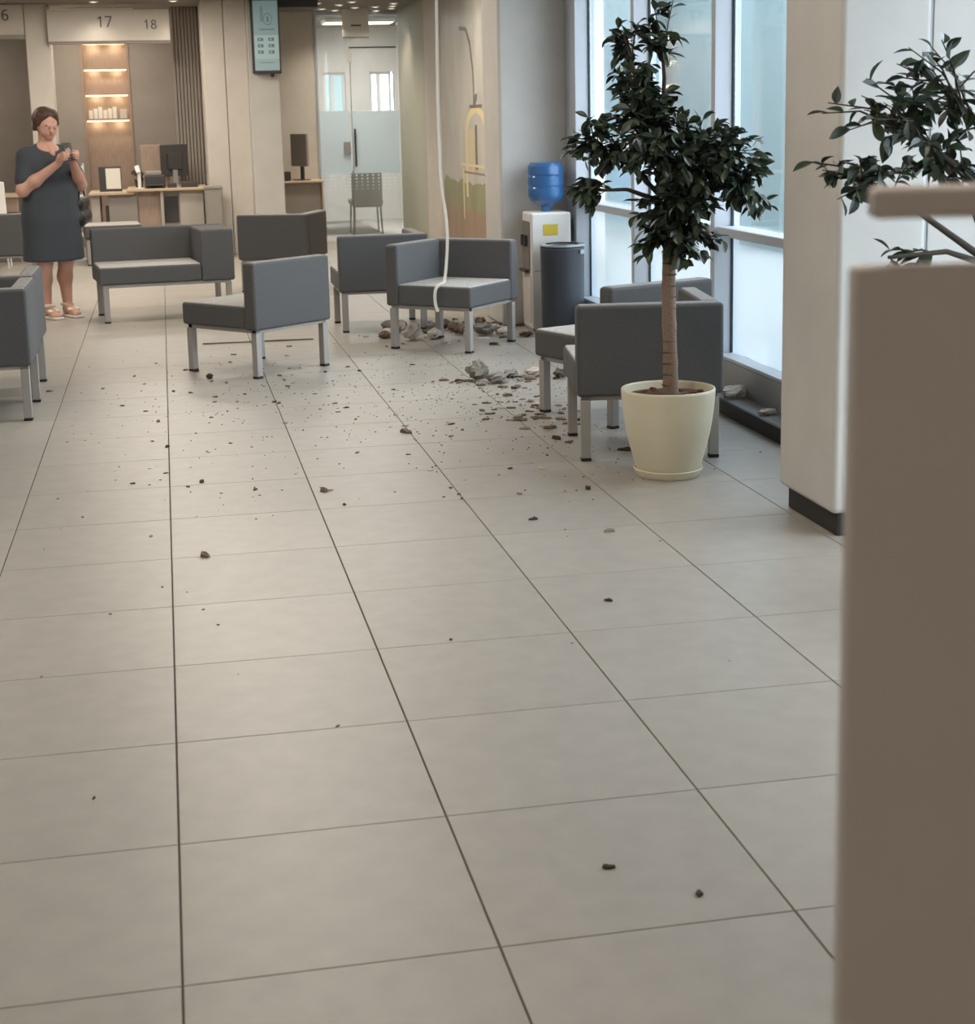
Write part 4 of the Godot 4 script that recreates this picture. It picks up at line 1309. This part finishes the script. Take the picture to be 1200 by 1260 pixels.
	for a in arms:
		dr.append([a[0], a[0].lerp(a[1], 0.70), 0.076, 0.074])
	put("dress", body(dr, 0.012, 0.05, 0.475), M.dress, root)
	# neckline: a V of skin set on the dress front
	whole.append_from(body([[Vector3(0, 1.43, 0.0), Vector3(0, 1.34, 0.092), 0.055, 0.022], [Vector3(0, 1.34, 0.092), Vector3(0, 1.30, 0.118), 0.022, 0.012]], 0.006, 0.02), 0, Transform3D())
	put("body", whole.commit(), M.skin, root)
	# sandals
	for s in [-1.0, 1.0]:
		var sa := start()
		add_rbox(sa, Vector3(0.095, 0.022, 0.255), 0.010, 2, Transform3D(Basis(), Vector3(0.09 * s, 0.011, 0.065)))
		add_rbox(sa, Vector3(0.098, 0.022, 0.045), 0.009, 2, Transform3D(Basis(Vector3.RIGHT, 0.25), Vector3(0.09 * s, 0.066, 0.095)))
		add_rbox(sa, Vector3(0.090, 0.024, 0.085), 0.010, 2, Transform3D(Basis(), Vector3(0.086 * s, 0.105, 0.005)))
		put("sandal", sa.commit(), M.sandal, root)
	# phone and handbag are things of their own
	var ph := thing("phone", "dark mobile phone held up in the woman's hands", "phone", root.transform * Vector3(0.02, 1.355, 0.325), 0.55)
	ph.rotation.x = -0.35
	slab("case", Vector3(-0.038, -0.075, -0.005), Vector3(0.038, 0.075, 0.004), M.black, ph, 0.004, 2)
	slab("camera_bump", Vector3(0.005, 0.035, 0.004), Vector3(0.032, 0.066, 0.007), M.dark_grey, ph, 0.002)
	slab("sticker", Vector3(-0.025, -0.05, 0.004), Vector3(0.02, 0.02, 0.0052), M.counter_grey, ph, 0.0005)
	var hb := thing("handbag", "black handbag hanging from the woman's left forearm", "bag", root.transform * Vector3(0.285, 0.80, 0.01), 1.35)
	var bs := body([[Vector3(-0.11, 0.0, 0), Vector3(0.11, 0.02, 0), 0.07, 0.06, 0.75], [Vector3(-0.10, 0.12, 0), Vector3(0.09, 0.13, 0), 0.055, 0.05, 0.7]], 0.012, 0.04)
	put("body", bs, M.black, hb)
	put("strap", tube([Vector3(-0.10, 0.13, 0.0), Vector3(-0.07, 0.24, 0.0), Vector3(-0.03, 0.335, 0.0), Vector3(0.02, 0.335, 0.0), Vector3(0.07, 0.24, 0.0), Vector3(0.09, 0.15, 0)], [0.008, 0.008, 0.008, 0.008, 0.008, 0.008], 8), M.black, hb)

# ---------------------------------------------------------------- debris
func chip_mesh(v: int) -> ArrayMesh:
	var key := "chip%d" % v
	if meshes.has(key): return meshes[key]
	var st := start()
	var r2 := RandomNumberGenerator.new()
	r2.seed = 90 + v
	var n := 6 + v % 3
	var low := []
	var top := []
	for k in n:
		var a := TAU * k / n + r2.randf_range(-0.25, 0.25)
		var r := 0.5 * r2.randf_range(0.65, 1.0)
		low.append(Vector3(cos(a) * r, 0, sin(a) * r * 0.7))
		top.append(Vector3(cos(a) * r * 0.85, r2.randf_range(0.14, 0.34), sin(a) * r * 0.6))
	var ct := Vector3(0, r2.randf_range(0.12, 0.36), 0)
	for k in n:
		var q := (k + 1) % n
		var o: Vector3 = low[k] + low[q]
		flat_tri(st, low[k], low[q], top[q], o)
		flat_tri(st, low[k], top[q], top[k], o)
		flat_tri(st, top[k], top[q], ct, Vector3.UP)
		flat_tri(st, low[k], low[q], Vector3.ZERO, Vector3.DOWN)
	meshes[key] = st.commit()
	return meshes[key]

func chip(x: float, z: float, size: float, m: String, label: String, group := "", flat := 1.0) -> void:
	var o := put("debris_chip", chip_mesh(rng.randi_range(0, 7)), M[m], null, Vector3(x, 0.0005, z), Vector3(0, rng.randf() * TAU, 0))
	o.scale = Vector3(size * 1.25, size * flat, size * 0.9)
	tag(o, label, "debris", group)

func debris() -> void:
	var own := [
		[0.719, -3.0, 0.056, "rubble_brown", "brown curled chip alone beside the long joint left of centre"],
		[0.405, -0.898, 0.016, "rubble_dark", "tiny dark crumb alone on the tile at lower left"],
		[1.489, -0.263, 0.032, "rubble_dark", "dark folded chip with a pale edge, near the bottom centre"],
		[1.638, -0.108, 0.028, "rubble_dark", "dark twisted chip nearest the beige partition foot"],
		[1.998, -2.079, 0.030, "rubble_dark", "black angular chip alone on a tile right of centre"],
		[2.238, -2.924, 0.045, "rubble_grey", "grey flake with pale edges in front of the flower pot"],
		[2.003, -3.186, 0.040, "rubble_dark", "dark flat chip left of the grey flake, before the pot"],
		[2.344, -3.635, 0.050, "rubble_dark", "dark thin chip just left of the pot saucer"],
		[1.249, -3.915, 0.060, "rubble_brown", "brown flat chip close to the second long joint"],
		[1.306, -3.642, 0.026, "rubble_dark", "small dark chip below the brown flat one"],
		[1.78, -5.087, 0.080, "rubble_brown", "long brown chip in the middle of the open floor"],
		[1.806, -5.259, 0.036, "rubble_pale", "pale chip directly behind the long brown one"],
		[0.741, -4.245, 0.040, "rubble_dark", "dark thin chip on the joint crossing left of centre"],
		[0.441, -4.302, 0.024, "rubble_dark", "small black chip left of the long joint near the left chairs"],
		[0.524, -3.343, 0.026, "rubble_grey", "small grey chip left of the curled brown chip"],
		[1.429, -1.824, 0.018, "rubble_dark", "dark crumb beside the whitish scuff on the tile"],
		[2.043, -3.617, 0.034, "rubble_grey", "grey chip between the long brown chip and the pot"],
		[2.715, -4.339, 0.072, "rubble_dark", "dark flat shard under the chair behind the pot"],
		[2.467, -4.698, 0.068, "rubble_dark", "dark shard by the near left leg of the chair behind the pot"],
		[2.50, -4.969, 0.068, "rubble_brown", "tan shard behind the dark one near the chair legs"],
		[2.399, -5.278, 0.066, "rubble_grey", "greyish lumpy shard left of the window chair leg"],
		[2.579, -6.2, 0.055, "rubble_dark", "dark shard below the grey crumpled heap"],
		[2.495, -5.969, 0.058, "rubble_brown", "brown shard between grey heap and window chair"],
		[2.835, -8.012, 0.070, "rubble_dark", "dark shard right of the corner chair's front leg"]]
	for d in own: chip(d[0], d[1], d[2], d[3], d[4], "", 0.8)
	var kinds := ["rubble_dark", "rubble_brown", "rubble_brown", "rubble_grey", "rubble_pale"]
	var tones := {"rubble_dark": "dark", "rubble_brown": "brown", "rubble_grey": "grey", "rubble_pale": "pale"}
	var zones := ["round the legs of the window chairs", "in the rubble strip before the corner chair", "on the tiles round the chair alone in mid hall", "under the corner chair with the hanging strip", "scattered over the open middle of the floor", "thinly spread on the front tiles"]
	var placed := 0
	while placed < 270:
		var x := 0.0
		var z := 0.0
		var s := rng.randf_range(0.012, 0.036)
		var f := 0.6
		var pick := rng.randf()
		var zone := 5
		if pick < 0.30:
			zone = 0
			x = 2.52 + rng.randfn() * 0.15
			z = -5.5 + rng.randfn() * 0.42
			s = rng.randf_range(0.02, 0.075)
			f = 0.4
		elif pick < 0.45:
			zone = 1
			x = 2.6 + rng.randfn() * 0.3
			z = -6.55 + rng.randfn() * 0.12
			s = rng.randf_range(0.03, 0.085)
		elif pick < 0.62:
			zone = 2
			x = 1.2 + rng.randfn() * 0.6
			z = -7.0 + rng.randfn() * 0.7
			s = rng.randf_range(0.015, 0.05)
		elif pick < 0.72:
			zone = 3
			x = 2.5 + rng.randfn() * 0.35
			z = -8.5 + rng.randfn() * 0.2
			s = rng.randf_range(0.03, 0.08)
		elif pick < 0.95:
			zone = 4
			x = rng.randf_range(0.2, 2.4)
			z = rng.randf_range(-6.5, -3.6)
		else:
			x = rng.randf_range(0.2, 2.4)
			z = rng.randf_range(-3.6, -1.2)
			s = rng.randf_range(0.008, 0.016)
		if x < -0.6 or x > 3.3 or Vector2(x - 2.752, z + 3.8).length() < 0.2: continue
		var kd: String = kinds[rng.randi_range(0, 4)]
		chip(x, z, s, kd, "small %s debris chip %s" % [tones[kd], zones[zone]], "%s debris chips %s" % [tones[kd], zones[zone]], f)
		placed += 1
	# crumbs too fine to count
	var mm := MultiMesh.new()
	mm.transform_format = MultiMesh.TRANSFORM_3D
	mm.mesh = chip_mesh(2)
	mm.instance_count = 900
	for i in 900:
		var p := Vector3(rng.randf_range(0.0, 3.2), 0.0003, 0)
		if i < 500:
			p = Vector3(1.6 + rng.randfn() * 0.8, 0.0003, -6.2 + rng.randfn() * 1.2)
		else:
			p = Vector3(2.5 + rng.randfn() * 0.35, 0.0003, -5.9 + rng.randfn() * 1.0)
		p.x = clampf(p.x, 0.1, 3.3)
		var sc := rng.randf_range(0.005, 0.014)
		mm.set_instance_transform(i, Transform3D(Basis(Vector3.UP, rng.randf() * TAU) * sc, p))
	var mi := MultiMeshInstance3D.new()
	mi.multimesh = mm
	mi.material_override = M.rubble_brown
	mi.name = "debris_crumbs"
	mi.set_meta("kind", "stuff")
	mi.set_meta("label", "fine brown crumbs strewn across the tiles between the chairs")
	mi.set_meta("category", "debris")
	add_child(mi, true)
	# lumps
	var lumps := [
		[2.44, -6.56, Vector3(0.13, 0.10, 0.11), "rubble_grey", "grey crumpled rubble lump, tallest of the heap before the corner chair"],
		[2.53, -6.44, Vector3(0.15, 0.06, 0.09), "rubble_grey", "lower grey rubble lump at the foot of the tall one"],
		[2.66, -6.63, Vector3(0.14, 0.04, 0.08), "rubble_grey", "flat grey rubble strip right of the crumpled lump"],
		[2.80, -6.62, Vector3(0.12, 0.045, 0.10), "rubble_pale", "pale rubble piece between the grey heap and the window chair"],
		[2.93, -6.48, Vector3(0.08, 0.05, 0.07), "rubble_brown", "brown rubble piece beside the window chair leg"],
		[2.32, -8.45, Vector3(0.13, 0.10, 0.09), "rubble_pale", "whitish plaster lump under the corner chair with the strip"],
		[2.50, -8.50, Vector3(0.18, 0.06, 0.10), "rubble_pale", "low pinkish plaster lump right of the whitish one under the chair"],
		[2.70, -8.62, Vector3(0.16, 0.07, 0.10), "rubble_brown", "brown plaster lump behind the corner chair's front leg"],
		[2.88, -8.52, Vector3(0.16, 0.08, 0.12), "rubble_grey", "grey rubble lump under the right side of the corner chair"],
		[3.00, -8.40, Vector3(0.14, 0.06, 0.10), "rubble_pale", "pale rubble lump by the right leg of the corner chair"],
		[3.14, -8.35, Vector3(0.12, 0.03, 0.08), "rubble_dark", "dark flat rubble piece between corner chair and waste bin"],
		[2.15, -8.62, Vector3(0.10, 0.05, 0.08), "rubble_brown", "brown rubble piece under the left side of the corner chair"],
		[0.86, -7.15, Vector3(0.05, 0.03, 0.04), "rubble_dark", "dark crumb pile under the left edge of the chair alone in mid hall"]]
	for k in lumps.size():
		var l = lumps[k]
		var m := bumpy(l[2], 100 + k, 0.5, 8)
		var o := put("rubble_lump", m, M[l[3]], null, Vector3(l[0], -m.get_aabb().position.y, l[1]), Vector3(0, k * 0.7, 0))
		tag(o, l[4], "rubble")
	for k in 26:   # the broken plaster band under and behind the corner chair
		var sz := Vector3(rng.randf_range(0.05, 0.14), rng.randf_range(0.03, 0.07), rng.randf_range(0.05, 0.10))
		var m := bumpy(sz, 200 + k, 0.5, 6)
		var px := 2.18 + k * 0.034 + rng.randf_range(-0.02, 0.02)
		var kd: String = ["rubble_pale", "rubble_brown", "rubble_grey", "rubble_brown"][k % 4]
		var tn: String = {"rubble_pale": "pale", "rubble_brown": "brown", "rubble_grey": "grey"}[kd]
		var o := put("plaster_piece", m, M[kd], null, Vector3(px, -m.get_aabb().position.y, -8.80 - 0.16 * (k % 3) + rng.randf_range(-0.05, 0.05)), Vector3(0, rng.randf() * TAU, 0))
		tag(o, "%s plaster fragment in the band behind the corner chair's legs" % tn, "rubble", "%s plaster fragments behind the corner chair" % tn)
	var lg := bumpy(Vector3(0.16, 0.06, 0.09), 140, 0.4, 8)
	tag(put("rubble_lump", lg, M.rubble_pale, null, Vector3(3.54, 0.074 - lg.get_aabb().position.y, -5.12), Vector3(0, 0.4, 0)), "whitish plaster lump on the grille ledge under the window", "rubble")
	var l2 := bumpy(Vector3(0.10, 0.03, 0.05), 141, 0.4, 7)
	tag(put("rubble_lump", l2, M.rubble_pale, null, Vector3(3.53, 0.074 - l2.get_aabb().position.y, -4.62), Vector3(0, 0.2, 0)), "small pale plaster flake on the grille ledge nearest the pier", "rubble")
	var st := put("wooden_stick", tube([Vector3(0, 0.006, 0), Vector3(0.3, 0.007, 0.02), Vector3(0.55, 0.006, 0.01), Vector3(0.79, 0.006, 0.03)], [0.006, 0.005, 0.007, 0.005], 6), M.rubble_brown, null, Vector3(0.855, 0.001, -8.74))
	tag(st, "thin brown wooden stick lying on the floor behind the lone mid-hall chair", "stick")
